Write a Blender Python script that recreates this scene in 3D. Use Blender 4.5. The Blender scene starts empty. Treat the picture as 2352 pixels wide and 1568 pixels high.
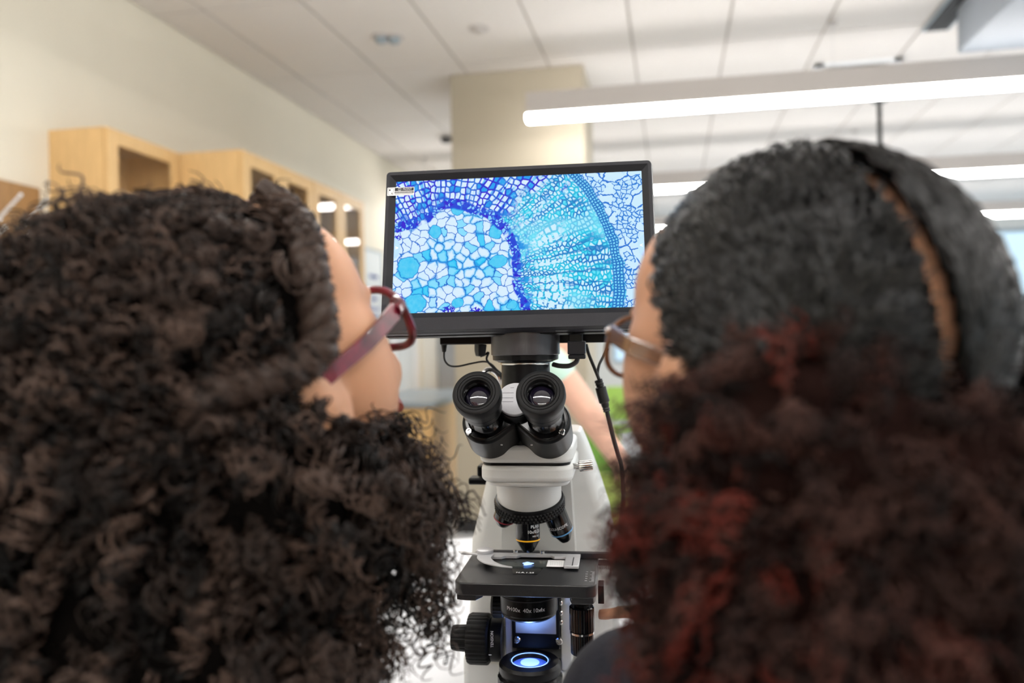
import bpy, bmesh, math, random
import numpy as np
from mathutils import Matrix, Vector, Euler

scene = bpy.context.scene
COL = scene.collection
RNG = np.random.default_rng(7)
random.seed(7)
PI = math.pi

# ------------------------------------------------------------------ camera
FPX = 1829.0
YAW, PITCH, ROLL = math.radians(11.4), math.radians(-.16), math.radians(.9)
CAM = np.array([0.0, 0.0, 1.38])
R0 = np.array([math.cos(YAW), math.sin(YAW), 0])
F0 = np.array([-math.sin(YAW)*math.cos(PITCH), math.cos(YAW)*math.cos(PITCH), math.sin(PITCH)])
U0 = np.cross(R0, F0)
RT = R0*math.cos(ROLL) - U0*math.sin(ROLL)
UP = U0*math.cos(ROLL) + R0*math.sin(ROLL)
cd = bpy.data.cameras.new('camera')
cam = bpy.data.objects.new('camera', cd); COL.objects.link(cam)
cd.sensor_width = 36.0; cd.lens = 36.0*FPX/2352.0; cd.clip_start = .02; cd.clip_end = 200
cam.matrix_world = Matrix(((RT[0], UP[0], -F0[0], CAM[0]), (RT[1], UP[1], -F0[1], CAM[1]), (RT[2], UP[2], -F0[2], CAM[2]), (0, 0, 0, 1)))
cd.dof.use_dof = True; cd.dof.focus_distance = .77; cd.dof.aperture_fstop = 3.5
scene.camera = cam
# ------------------------------------------------------------------ world, exposure
w = bpy.data.worlds.new('daylight'); scene.world = w; w.use_nodes = True
w.node_tree.nodes['Background'].inputs[0].default_value = (.72, .88, 1.0, 1)
w.node_tree.nodes['Background'].inputs[1].default_value = 1.3
vs = scene.view_settings
vs.view_transform = 'Standard'; vs.look = 'None'; vs.gamma = 1; vs.use_curve_mapping = False; vs.exposure = 0.0
PENDANT = 32.0           # emission of the pendant lamps' diffusers
cy = scene.cycles
cy.max_bounces = 6; cy.diffuse_bounces = 4; cy.glossy_bounces = 2; cy.transmission_bounces = 4; cy.transparent_max_bounces = 8
cy.caustics_reflective = False; cy.caustics_refractive = False; cy.sample_clamp_indirect = 6; cy.use_adaptive_sampling = True; cy.use_light_tree = False; cy.adaptive_threshold = .05

def ray(x, y): return F0 + RT*(x-1176)/FPX - UP*(y-784)/FPX
def at(x, y, d): return CAM + ray(x, y)*d
def onX(x, y, X): v = ray(x, y); return CAM + v*(X-CAM[0])/v[0]
def onY(x, y, Y): v = ray(x, y); return CAM + v*(Y-CAM[1])/v[1]
def onZ(x, y, Z): v = ray(x, y); return CAM + v*(Z-CAM[2])/v[2]
FH = np.array([-math.sin(YAW), math.cos(YAW), 0])
def rf(r, f, z): return R0*r + FH*f + np.array([0, 0, z])      # right / forward of the viewer, height

# ------------------------------------------------------------------ materials
def lin(c):
    return tuple(((v/255)/12.92 if v/255 <= .04045 else ((v/255+.055)/1.055)**2.4) for v in c)
def mat(name, rgb, rough=.5, metal=0, var=.06, scale=8, bump=0, bscale=200, spec=.5, coat=0, emit=None, estr=0, trans=0, ior=1.45, alpha=1, sss=0, stretch=None, raw=False):
    m = bpy.data.materials.new(name); m.use_nodes = True
    nt = m.node_tree; b = nt.nodes['Principled BSDF']
    c = rgb if raw else lin(rgb)
    if var:
        tc = nt.nodes.new('ShaderNodeTexCoord'); nz = nt.nodes.new('ShaderNodeTexNoise')
        nz.inputs['Scale'].default_value = scale; nz.inputs['Detail'].default_value = 4
        src = tc.outputs['Object']
        if stretch:
            mp = nt.nodes.new('ShaderNodeMapping'); mp.inputs['Scale'].default_value = stretch
            nt.links.new(src, mp.inputs[0]); src = mp.outputs[0]
        nt.links.new(src, nz.inputs['Vector'])
        rp = nt.nodes.new('ShaderNodeValToRGB')
        rp.color_ramp.elements[0].position = .3; rp.color_ramp.elements[1].position = .7
        rp.color_ramp.elements[0].color = tuple(v*(1-var) for v in c)+(1,)
        rp.color_ramp.elements[1].color = tuple(min(1, v*(1+var)) for v in c)+(1,)
        nt.links.new(nz.outputs['Fac'], rp.inputs[0]); nt.links.new(rp.outputs[0], b.inputs['Base Color'])
    else:
        b.inputs['Base Color'].default_value = c+(1,)
    b.inputs['Roughness'].default_value = rough; b.inputs['Metallic'].default_value = metal
    b.inputs['Specular IOR Level'].default_value = spec; b.inputs['Coat Weight'].default_value = coat
    b.inputs['Transmission Weight'].default_value = trans; b.inputs['IOR'].default_value = ior
    b.inputs['Alpha'].default_value = alpha
    if sss:
        b.inputs['Subsurface Weight'].default_value = sss; b.inputs['Subsurface Radius'].default_value = (.012, .005, .003); b.inputs['Subsurface Scale'].default_value = 1
    if emit:
        if estr < 5: m.cycles.emission_sampling = 'NONE'
        b.inputs['Emission Color'].default_value = lin(emit)+(1,); b.inputs['Emission Strength'].default_value = estr
    if bump:
        tc2 = nt.nodes.new('ShaderNodeTexCoord'); n2 = nt.nodes.new('ShaderNodeTexNoise'); n2.inputs['Scale'].default_value = bscale
        bp = nt.nodes.new('ShaderNodeBump'); bp.inputs['Strength'].default_value = bump; bp.inputs['Distance'].default_value = .002
        nt.links.new(tc2.outputs['Object'], n2.inputs['Vector']); nt.links.new(n2.outputs['Fac'], bp.inputs['Height']); nt.links.new(bp.outputs[0], b.inputs['Normal'])
    return m
def thin_glass(name, tint=(1, 1, 1), gloss=.08):
    m = bpy.data.materials.new(name); m.use_nodes = True; nt = m.node_tree; nt.nodes.clear()
    o = nt.nodes.new('ShaderNodeOutputMaterial'); t = nt.nodes.new('ShaderNodeBsdfTransparent'); g = nt.nodes.new('ShaderNodeBsdfGlossy')
    mx = nt.nodes.new('ShaderNodeMixShader'); fr = nt.nodes.new('ShaderNodeMath'); fr.operation = 'POWER'; fr.inputs[1].default_value = 4.0; lw = nt.nodes.new('ShaderNodeLayerWeight'); lw.inputs[0].default_value = .5; nt.links.new(lw.outputs['Facing'], fr.inputs[0])
    mt = nt.nodes.new('ShaderNodeMath'); mt.operation = 'MULTIPLY_ADD'; mt.inputs[1].default_value = .55; mt.inputs[2].default_value = gloss*.6; mt.use_clamp = True
    t.inputs[0].default_value = tint+(1,); g.inputs['Roughness'].default_value = .03
    nt.links.new(fr.outputs[0], mt.inputs[0]); nt.links.new(mt.outputs[0], mx.inputs[0]); nt.links.new(t.outputs[0], mx.inputs[1]); nt.links.new(g.outputs[0], mx.inputs[2]); nt.links.new(mx.outputs[0], o.inputs[0])
    return m

M = {}
M['wall'] = mat('cream_wall_paint', (226, 219, 202), .8, var=.015, scale=3, bump=.05, bscale=400)
M['wall_white'] = mat('white_wall_paint', (228, 229, 226), .8, var=.015, scale=3)
M['pillar'] = mat('beige_pillar_paint', (176, 167, 149), .8, var=.015, scale=3)
M['tile'] = mat('ceiling_tile', (226, 221, 217), .9, var=.03, scale=60, bump=.15, bscale=300)
M['grid'] = mat('ceiling_grid_metal', (176, 168, 160), .6)
M['floor'] = mat('pale_floor_vinyl', (205, 208, 212), .25, var=.05, scale=4)
M['maple'] = mat('maple_veneer', (216, 178, 124), .42, var=.09, scale=5, stretch=(14, 14, 1.2))
M['maple_dark'] = mat('maple_interior', (216, 178, 130), .5, var=.12, scale=5, stretch=(12, 12, 1.2))
M['rack'] = mat('brown_rack_board', (158, 120, 78), .5, var=.1, scale=5, stretch=(12, 12, 1.2))
M['oak'] = mat('tan_wood_veneer', (205, 165, 105), .45, var=.09, scale=4, stretch=(10, 10, 1.0))
M['counter'] = mat('grey_epoxy_counter', (150, 162, 170), .3, var=.08, scale=40)
M['black_base'] = mat('black_rubber_base', (40, 40, 42), .6)
M['grey_panel'] = mat('grey_tackboard', (150, 154, 158), .8, bump=.2)
M['whiteboard'] = mat('whiteboard_enamel', (222, 228, 230), .2, var=.01)
M['marker'] = mat('blue_marker_ink', (70, 90, 170), .5)
M['lamp_body'] = mat('pendant_painted_metal', (190, 184, 180), .5, var=.01)
M['lamp'] = mat('pendant_diffuser', (255, 255, 255), .5, var=0, emit=(255, 252, 248), estr=PENDANT)
M['added_uplight'] = mat('added_ceiling_uplight', (255, 255, 255), .5, var=0, emit=(255, 247, 238), estr=PENDANT*.01)  # glow added on top of the lamps to brighten the ceiling
M['alu'] = mat('window_aluminium', (170, 182, 190), .35, metal=.6, var=.02)
M['pane'] = thin_glass('window_glass', (.93, .98, 1.0))
M['cab_glass'] = thin_glass('cabinet_glass', (.95, .94, .92), .08)
M['white_gloss'] = mat('white_enamel', (235, 236, 238), .4, var=.01)
M['casing'] = mat('unit_casing_enamel', (150, 158, 168), .5, var=.01)
M['table'] = mat('white_table_laminate', (226, 228, 233), .35, var=.015, scale=30)
M['scope_white'] = mat('microscope_white_enamel', (208, 209, 207), .38, var=.01, bump=.06, bscale=900, coat=.1)
M['black'] = mat('black_anodised_metal', (11, 11, 13), .30, var=.04, scale=60, bump=.08, bscale=1500, spec=.22)
M['black_gloss'] = mat('black_gloss_metal', (7, 7, 9), .16, var=.02)
M['black_matte'] = mat('black_stage_coating', (27, 27, 29), .38, var=.06, scale=80, bump=.1, bscale=1500, spec=.6)
M['rubber'] = mat('black_rubber', (15, 15, 16), .5, var=.05, scale=60, bump=.06, bscale=1200, spec=.22)
M['dark_plastic'] = mat('charcoal_plastic', (42, 42, 47), .42, var=.05, scale=90, bump=.12, bscale=1800, spec=.22)
M['dark_plastic2'] = mat('charcoal_bevel_plastic', (30, 30, 34), .4, var=.05, scale=90, bump=.1, bscale=1800, spec=.22)
M['barrel'] = mat('grey_anodised_barrel', (66, 65, 68), .32, metal=.35, var=.04, scale=60, bump=.06, bscale=1500)
M['chrome'] = mat('chromed_steel', (205, 203, 200), .16, metal=1, var=.02)
M['steel'] = mat('brushed_steel_plate', (200, 200, 203), .34, metal=.45, var=.04, scale=50, stretch=(1, 8, 1))
M['grey_disc'] = mat('light_grey_scale_plate', (172, 172, 176), .5, metal=.2, var=.04, scale=90, bump=.08, bscale=1500)
M['lens'] = mat('coated_eyepiece_glass', (22, 18, 34), .04, var=0, spec=.9, coat=.5)
M['glass'] = thin_glass('clear_slide_glass', (.93, .98, .97), .09)
M['paper'] = mat('white_paper_label', (236, 236, 236), .7, var=.01)
M['ink'] = mat('black_ink', (25, 25, 28), .6, var=0)
M['white_print'] = mat('white_print', (225, 225, 228), .5, var=0)
M['yellow'] = mat('yellow_band', (240, 176, 20), .35, var=0)
M['blue_band'] = mat('pale_blue_band', (90, 150, 205), .35, var=0)
M['red_band'] = mat('red_band', (150, 50, 60), .35, var=0)
M['led'] = mat('blue_led_glow', (200, 220, 255), .2, var=0, emit=(120, 170, 255), estr=1.5)  # glow of the lamp, also worn by the specimen
M['glow_glass'] = mat('blue_glowing_lens', (120, 150, 220), .3, var=0, emit=(50, 100, 255), estr=.35)  # self-glowing blue, for the field lens and the condenser's lens
M['cable'] = mat('black_cable_rubber', (22, 22, 23), .45, var=.03)
M['green'] = mat('lime_green_plastic', (150, 186, 80), .42, var=.02)
M['lime'] = mat('lit_green_plastic', (190, 212, 112), .42, var=.02)  # chair green made paler to paint in the light on its backrest
M['green_shaded'] = mat('shaded_green_plastic', (96, 140, 44), .42, var=.02)  # same chair green darkened, shade of the side turned away painted in
M['skin_l'] = mat('light_brown_skin', (196, 146, 114), .5, var=.05, scale=30, sss=.15, bump=.05, bscale=500)
M['skin_r'] = mat('warm_brown_skin', (184, 136, 108), .5, var=.05, scale=30, sss=.15, bump=.05, bscale=500)
M['skin_b'] = mat('pink_skin', (226, 178, 156), .5, var=.05, scale=30, sss=.1)
M['eye'] = mat('eye_white', (230, 226, 220), .2, var=0)
M['iris'] = mat('brown_iris', (50, 30, 20), .2, var=0)
M['lip'] = mat('lip_skin', (150, 85, 75), .45, var=.03)
M['navy'] = mat('navy_knit_fabric', (30, 31, 42), .85, var=.15, scale=150, bump=.4, bscale=700)
M['plum'] = mat('grey_cotton_fabric', (70, 68, 74), .85, var=.1, scale=150, bump=.4, bscale=700)
M['denim'] = mat('blue_denim', (58, 76, 108), .85, var=.15, scale=120, bump=.4, bscale=600)
M['mint'] = mat('pale_mint_cotton', (196, 226, 212), .85, var=.04, scale=40)
M['shoe'] = mat('dark_shoe_leather', (40, 38, 40), .5)
M['frame_red'] = mat('red_tortoise_acetate', (96, 14, 32), .32, var=.7, scale=70, trans=.0, coat=.4)
M['frame_brown'] = mat('brown_clear_acetate', (112, 76, 54), .2, var=.3, scale=40, trans=.15, coat=.4)
M['silver'] = mat('silver_trim', (214, 216, 222), .2, metal=.8, var=0)
M['spec_lens'] = thin_glass('spectacle_lens', (.97, .98, 1.0), .06)

def hair_mat(name, dark, light, rough=.42, spec=.5):
    m = bpy.data.materials.new(name); m.use_nodes = True; nt = m.node_tree; b = nt.nodes['Principled BSDF']
    a = nt.nodes.new('ShaderNodeAttribute'); a.attribute_name = 'rnd'
    rp = nt.nodes.new('ShaderNodeValToRGB'); rp.color_ramp.elements[0].color = lin(dark)+(1,); rp.color_ramp.elements[1].color = lin(light)+(1,)
    nt.links.new(a.outputs['Fac'], rp.inputs[0]); nt.links.new(rp.outputs[0], b.inputs['Base Color'])
    b.inputs['Roughness'].default_value = rough; b.inputs['Specular IOR Level'].default_value = spec
    return m
M['hair_l'] = hair_mat('dark_brown_curly_hair', (9, 7, 6), (86, 68, 59), .45, .22)
M['hair_l_core'] = mat('dark_brown_hair_mass', (9, 7, 6), .95, spec=.04, var=.3, scale=60)
M['hair_r'] = hair_mat('black_slick_hair', (4, 4, 4), (20, 18, 18), .30, .36)
M['hair_r_core'] = mat('black_hair_mass', (8, 7, 7), .95, spec=.04, var=.3, scale=60)
M['puff_r'] = hair_mat('reddish_brown_frizzy_hair', (18, 12, 11), (96, 36, 28), .55, .14)
e_ = [n for n in M['puff_r'].node_tree.nodes if n.type == 'VALTORGB'][0].color_ramp.elements.new(.6); e_.color = lin((74, 50, 44))+(1,)
M['puff_r_core'] = mat('reddish_brown_hair_mass', (26, 14, 12), .95, spec=.04, var=.3, scale=60)
M['hair_b'] = mat('brown_hair', (80, 60, 42), .6, var=.3, scale=80)

# ------------------------------------------------------------------ mesh helpers
class MB:
    def __init__(s): s.v = []; s.f = []; s.sm = []
    def add(s, vs, fs, smooth=False):
        o = len(s.v); s.v += [tuple(map(float, p)) for p in vs]; s.f += [tuple(i+o for i in f) for f in fs]; s.sm += [smooth]*len(fs); return s
    def box(s, a, b, mtx=None):
        (x0, y0, z0), (x1, y1, z1) = a, b
        vs = [(x0, y0, z0), (x1, y0, z0), (x1, y1, z0), (x0, y1, z0), (x0, y0, z1), (x1, y0, z1), (x1, y1, z1), (x0, y1, z1)]
        if mtx is not None: vs = [mtx @ Vector(p) for p in vs]
        return s.add(vs, [(0, 3, 2, 1), (4, 5, 6, 7), (0, 1, 5, 4), (1, 2, 6, 5), (2, 3, 7, 6), (3, 0, 4, 7)])
    def lathe(s, prof, mtx=None, n=32, caps=True, wob=None):
        """profile of (radius, height) about local Z"""
        mtx = mtx or Matrix(); vs = []; fs = []
        for r, h in prof:
            for k in range(n):
                a = 2*PI*k/n; rr = r if wob is None else r*wob(k)
                vs.append(mtx @ Vector((rr*math.cos(a), rr*math.sin(a), h)))
        m = len(prof)
        for i in range(m-1):
            for k in range(n):
                k2 = (k+1) % n; fs.append((i*n+k, i*n+k2, (i+1)*n+k2, (i+1)*n+k))
        if caps:
            fs.append(tuple(reversed(range(n)))); fs.append(tuple((m-1)*n+k for k in range(n)))
        return s.add(vs, fs, True)
    def cyl(s, p0, p1, r0, r1=None, n=24, wob=None):
        p0 = Vector(p0); p1 = Vector(p1); d = p1-p0
        q = Vector((0, 0, 1)).rotation_difference(d.normalized()).to_matrix().to_4x4(); q.translation = p0
        return s.lathe([(r0, 0), (r0 if r1 is None else r1, d.length)], q, n, wob=wob)
    def prism(s, pts, h0, h1, mtx=None):
        mtx = mtx or Matrix(); n = len(pts)
        vs = [mtx @ Vector((x, y, h0)) for x, y in pts]+[mtx @ Vector((x, y, h1)) for x, y in pts]
        fs = [tuple(reversed(range(n))), tuple(range(n, 2*n))]+[(k, (k+1) % n, n+(k+1) % n, n+k) for k in range(n)]
        return s.add(vs, fs, True)
    def tube(s, pts, r, n=8, closed=False, rad=None):
        P = np.array([tuple(p) for p in pts], float); m = len(P)
        T = np.roll(P, -1, 0)-np.roll(P, 1, 0) if closed else np.gradient(P, axis=0)
        T /= np.linalg.norm(T, axis=1, keepdims=True)+1e-12
        u = np.cross(T[0], (0, 0, 1.0));
        if np.linalg.norm(u) < .1: u = np.cross(T[0], (0, 1.0, 0))
        vs = []; fs = []
        for i in range(m):
            u = u-T[i]*np.dot(u, T[i]); u /= np.linalg.norm(u)+1e-12; w2 = np.cross(T[i], u)
            rr = rad[i] if rad is not None else r
            for k in range(n):
                a = 2*PI*k/n; vs.append(P[i]+rr*(u*math.cos(a)+w2*math.sin(a)))
        for i in range(m if closed else m-1):
            j = (i+1) % m
            for k in range(n): fs.append((i*n+k, i*n+(k+1) % n, j*n+(k+1) % n, j*n+k))
        if not closed: fs += [tuple(reversed(range(n))), tuple((m-1)*n+k for k in range(n))]
        return s.add(vs, fs, True)
    def ball(s, c, r, n=16, m=10, rot=None):
        c = Vector(c); r = (r, r, r) if not hasattr(r, '__len__') else r; rot = rot or Matrix.Identity(3)
        vs = [c+rot @ Vector((0, 0, -r[2]))]; fs = []
        for i in range(1, m):
            t = -PI/2+PI*i/m
            for k in range(n):
                a = 2*PI*k/n; vs.append(c+rot @ Vector((r[0]*math.cos(t)*math.cos(a), r[1]*math.cos(t)*math.sin(a), r[2]*math.sin(t))))
        vs.append(c+rot @ Vector((0, 0, r[2]))); L = len(vs)-1
        for k in range(n):
            k2 = (k+1) % n; fs.append((0, 1+k2, 1+k)); fs.append((L, 1+(m-2)*n+k, 1+(m-2)*n+k2))
            for i in range(m-2): fs.append((1+i*n+k, 1+i*n+k2, 1+(i+1)*n+k2, 1+(i+1)*n+k))
        return s.add(vs, fs, True)
    def mesh(s, name):
        me = bpy.data.meshes.new(name); me.from_pydata(s.v, [], s.f); me.update()
        return me
    def build(s, name, m, parent=None, bevel=0, seg=2, loc=None, rot=None, ang=35, label=None):
        me = s.mesh(name); me.materials.append(m if not isinstance(m, str) else M[m])
        me.polygons.foreach_set('use_smooth', [True]*len(me.polygons))
        me.set_sharp_from_angle(angle=math.radians(ang))
        o = bpy.data.objects.new(name, me); COL.objects.link(o)
        if parent is not None: o.parent = parent
        if loc is not None: o.location = loc
        if rot is not None: o.rotation_euler = rot
        if bevel:
            b = o.modifiers.new('bevel', 'BEVEL'); b.width = bevel; b.segments = seg; b.limit_method = 'ANGLE'; b.angle_limit = math.radians(40)
            b.harden_normals = False
        if label: o['label'] = label
        return o
def box(a, b): return MB().box(a, b)
def tag(o, label, cat, group=None, kind=None):
    if label: o['label'] = label
    if cat: o['category'] = cat
    if group: o['group'] = group
    if kind: o['kind'] = kind
    return o
def thing(name, label, cat, loc=(0, 0, 0), rz=0, group=None):
    o = bpy.data.objects.new(name, None); COL.objects.link(o); o.empty_display_size = .05
    o.location = loc; o.rotation_euler = (0, 0, rz)
    return tag(o, label, cat, group)
def struct(o, label=None):
    o['kind'] = 'structure'
    if label: o['label'] = label
    return o
def dup(o, parent=None, **kw):
    c = o.copy(); COL.objects.link(c); c.parent = parent
    for ch in list(o.children): dup(ch, c)
    return c
def smooth_path(pts, n=40):
    P = np.array([tuple(p) for p in pts], float); m = len(P); out = []
    for t in np.linspace(0, m-1-1e-6, n):
        i = int(t); u = t-i; p0 = P[max(i-1, 0)]; p1 = P[i]; p2 = P[i+1]; p3 = P[min(i+2, m-1)]
        out.append(.5*((2*p1)+(-p0+p2)*u+(2*p0-5*p1+4*p2-p3)*u*u+(-p0+3*p1-3*p2+p3)*u**3))
    return np.array(out)
def text(name, body, size, mtx, m, parent, depth=.00005, bend=None, align='CENTER'):
    cu = bpy.data.curves.new(name, 'FONT'); cu.body = body; cu.size = size; cu.align_x = align; cu.align_y = 'CENTER'; cu.extrude = depth; cu.resolution_u = 3
    t = bpy.data.objects.new(name+'_tmp', cu); COL.objects.link(t)
    dg = bpy.context.evaluated_depsgraph_get(); me = bpy.data.meshes.new_from_object(t.evaluated_get(dg))
    bpy.data.objects.remove(t); me.name = name; me.materials.clear(); me.materials.append(M[m])
    if bend:                                     # wrap round a cylinder of radius bend (text plane z=0, axis = local y)
        for v in me.vertices:
            a = v.co.x/bend; rr = bend+v.co.z; v.co.x = rr*math.sin(a); v.co.z = rr*math.cos(a)-bend
    me.transform(mtx)
    o = bpy.data.objects.new(name, me); COL.objects.link(o); o.parent = parent
    return o
def frame_axes(o, x, y, z):
    m = Matrix.Identity(4)
    for i, v in enumerate((x, y, z)):
        for j in range(3): m[j][i] = v[j]
    for j in range(3): m[j][3] = o[j]
    return m

# ------------------------------------------------------------------ the room
ZC = 3.28; XL, XR, YB, YF = -2.91, 6.2, -4.2, 13.4
struct(box((XL-.2, YB-.2, -.1), (XR+.2, YF+.2, 0)).build('floor', 'floor'), 'pale glossy vinyl floor')
struct(box((XL-.15, YB, 0), (XL, YF, ZC+.1)).build('wall_left', 'wall'), 'plain cream painted wall')
struct(box((XL-.15, YB-.15, 0), (XR+.15, YB, ZC+.1)).build('wall_back', 'wall'))
# ceiling: recessed grid with separate tiles below it
ceil = struct(box((XL-.15, YB-.15, ZC+.008), (XR+.15, YF+.15, ZC+.1)).build('ceiling', 'grid'), 'suspended ceiling of off-white rectangular tiles')
PX, PY = .592, 1.20
tile_me = None
gx = [-.226+PX*i for i in range(-5, 12)]; gy = [4.11+PY*i for i in range(-7, 9)]
full = MB().box((.008, .008, 0), (PX-.008, PY-.008, .012)).mesh('ceiling_tile'); full.materials.append(M['tile'])
for x in gx:
    for y in gy:
        x0, x1, y0, y1 = max(x, XL), min(x+PX, XR), max(y, YB), min(y+PY, YF)
        if x1-x0 < .06 or y1-y0 < .06: continue
        if x1-x0 > PX-.001 and y1-y0 > PY-.001: me = full
        else:
            me = MB().box((.008, .008, 0), (x1-x0-.008, y1-y0-.008, .012)).mesh('ceiling_tile'); me.materials.append(M['tile'])
        o = bpy.data.objects.new('ceiling_tile', me); COL.objects.link(o); o.parent = ceil; o.location = (x0, y0, ZC)
# far wall with a ribbon of windows, right wall with windows
def window_wall(name, horiz, c, lo, hi, wins, z0, z1, n0):
    mb = MB(); th = .15
    def seg(a, b, za, zb):
        if horiz: mb.box((a, c, za), (b, c+th, zb))
        else: mb.box((c, a, za), (c+th, b, zb))
    cur = lo
    for (a, b) in wins:
        seg(cur, a, 0, ZC+.1); seg(a, b, 0, z0); seg(a, b, z1, ZC+.1); cur = b
    seg(cur, hi, 0, ZC+.1)
    struct(mb.build(name, 'wall_white'), 'white painted wall with wide windows')
    for i, (a, b) in enumerate(wins):
        root = bpy.data.objects.new('window_%d' % (n0+i), None); COL.objects.link(root); struct(root, 'wide window with aluminium frame')
        fr = MB(); pw = .05
        def bar(a0, b0, za, zb, d0=.04, d1=.10):
            if horiz: fr.box((a0, c+d0, za), (b0, c+d1, zb))
            else: fr.box((c+d0, a0, za), (c+d1, b0, zb))
        bar(a, b, z0, z0+pw); bar(a, b, z1-pw, z1); bar(a, a+pw, z0+pw, z1-pw); bar(b-pw, b, z0+pw, z1-pw); mid = (a+b)/2; bar(mid-pw/2, mid+pw/2, z0+pw, z1-pw)
        fr.build('window_frame', 'alu', root)
        for (p, q) in ((a+pw, mid-pw/2), (mid+pw/2, b-pw)):
            g = MB()
            if horiz: g.box((p, c+.065, z0+pw), (q, c+.071, z1-pw))
            else: g.box((c+.065, p, z0+pw), (c+.071, q, z1-pw))
            g.build('window_pane', 'pane', root)
window_wall('wall_far', True, YF, XL-.15, XR+.15, [(-1.0, 1.9), (2.3, 5.6)], .95, 2.95, 1)
window_wall('wall_right', False, XR, YB-.15, YF+.15, [(-3.4, -.6), (0, 3.0), (3.6, 6.6), (7.2, 10.2), (10.6, 12.9)], .95, 2.9, 3)
# left room end: partition behind the pillar
struct(box((XL, 9.05, 0), (-1.3, 9.2, ZC+.0)).build('wall_partition', 'wall_white'))
# pillar
PXA, PXB, PYA = -1.535, -.579, 5.52
struct(box((PXA, PYA, 0), (PXB, PYA+.62, ZC)).build('wall_pillar', 'pillar', bevel=.006), 'square beige painted pillar')
bm_ = MB().box((PXA-.008, PYA-.008, 0), (PXB+.008, PYA, .10)).box((PXB, PYA, 0), (PXB+.008, PYA+.62, .10)).box((PXA-.008, PYA, 0), (PXA, PYA+.62, .10))
struct(bm_.build('baseboard_pillar', 'black_base'), 'black rubber baseboard round the pillar')
struct(box((XL, YB, 0), (XL+.008, 3.0, .10)).build('baseboard_left', 'black_base'))

# ------------------------------------------------------------------ pendant lamps
def pendant(x0, x1, y, label, cables):
    t = thing('pendant_lamp', label, 'lamp', (x0, y, 2.80), 0, 'linear pendant lamps')
    L = x1-x0
    MB().prism([(-.045, .045), (-.045, .185), (-.039, .185), (-.039, .160), (.039, .160), (.039, .185), (.045, .185), (.045, .045)], 0, L, Matrix(((0, 0, 1, 0), (1, 0, 0, 0), (0, 1, 0, 0), (0, 0, 0, 1)))).build('housing', 'lamp_body', t, bevel=.006)
    MB().prism([(-.047, .044), (-.038, 0), (.038, 0), (.047, .044)], .002, L-.002, Matrix(((0, 0, 1, 0), (1, 0, 0, 0), (0, 1, 0, 0), (0, 0, 0, 1)))).build('diffuser', 'lamp', t, bevel=.006)
    MB().box((.02, -.036, .1605), (L-.02, .036, .165)).build('added_uplight', 'added_uplight', t)  # unseen glowing strip, added to light the ceiling
    for cx in cables:
        MB().cyl((cx, 0, .166), (cx, 0, ZC-2.80), .0016, n=6).build('cable', 'steel', t)
        MB().cyl((cx, 0, ZC-2.80-.015), (cx, 0, ZC-2.80), .03, n=16).build('ceiling_canopy', 'lamp_body', t)
pendant(-.916, 5.2, 5.15, 'long white linear pendant lamp nearest the monitor, crossing in front of the pillar', (1.9, 4.4))
pendant(-2.7, 5.2, 7.95, 'middle long pendant lamp, seen behind the right head, with an added hidden left end', (.2, 4.4))  # hidden left end lengthened to brighten the far left of the room
pendant(-.916, 5.2, 10.85, 'farthest long pendant lamp, low beside the window', (1.5, 4.4))
pendant(-2.3, 5.2, 2.35, 'unseen long pendant lamp above the microscope table, lengthened for light', (1.9, 4.4))  # out of view; left end lengthened to light the left wall
pendant(-2.3, 5.2, -.45, 'unseen long pendant lamp behind the viewer, lengthened for light', (1.9, 4.4))  # unseen lamp, stretched leftward for light on the left wall and hair
pendant(-2.3, 5.2, -2.9, 'unseen rearmost long pendant lamp, lengthened for light', (1.9, 4.4))  # unseen too, drawn out to the left for more light

# ------------------------------------------------------------------ things on the ceiling
def sensor(name, p, label, cat, m='black', r=.05, h=.035):
    t = thing(name, label, cat, (p[0], p[1], ZC))
    MB().lathe([(r*1.25, 0), (r*1.25, -.006), (r, -.01)], n=24).build('flange', 'lamp_body', t)
    MB().lathe([(r*.75, -.008), (r*.7, -h), (r*.3, -h-.01)], n=20).build('body', m, t)
    return t
p = onZ(875, 84, ZC); sensor('ceiling_speaker', p, 'small dark round ceiling fitting, left of its twin', 'sensor', 'counter', .05)
p = onZ(905, 85, ZC); sensor('ceiling_speaker', p, 'small dark round ceiling fitting, right of its twin', 'sensor', 'counter', .05)
p = onZ(1100, 65, ZC); sensor('smoke_detector', p, 'pale round smoke detector on the ceiling above the pillar', 'detector', 'lamp_body', .05, .02)
p = onZ(1025, 314, ZC); sensor('sprinkler_head', p, 'dark sprinkler fitting on the ceiling left of the pillar', 'sprinkler', 'black_base', .07, .05)
# square air diffuser behind the nearest lamp
t = thing('air_diffuser', 'square metal air diffuser in the ceiling above the lamp', 'diffuser', (1.30, 6.20, ZC))
for i, (s, z) in enumerate(((.29, -.012), (.20, -.025), (.11, -.035))):
    mb = MB()
    for a in range(4):
        q = Matrix.Rotation(a*PI/2, 4, 'Z')
        mb.box((-s, -s, z), (s, -s+.06, z+.012), q)
    mb.build('ring', 'alu' if i else 'white_gloss', t)
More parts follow.
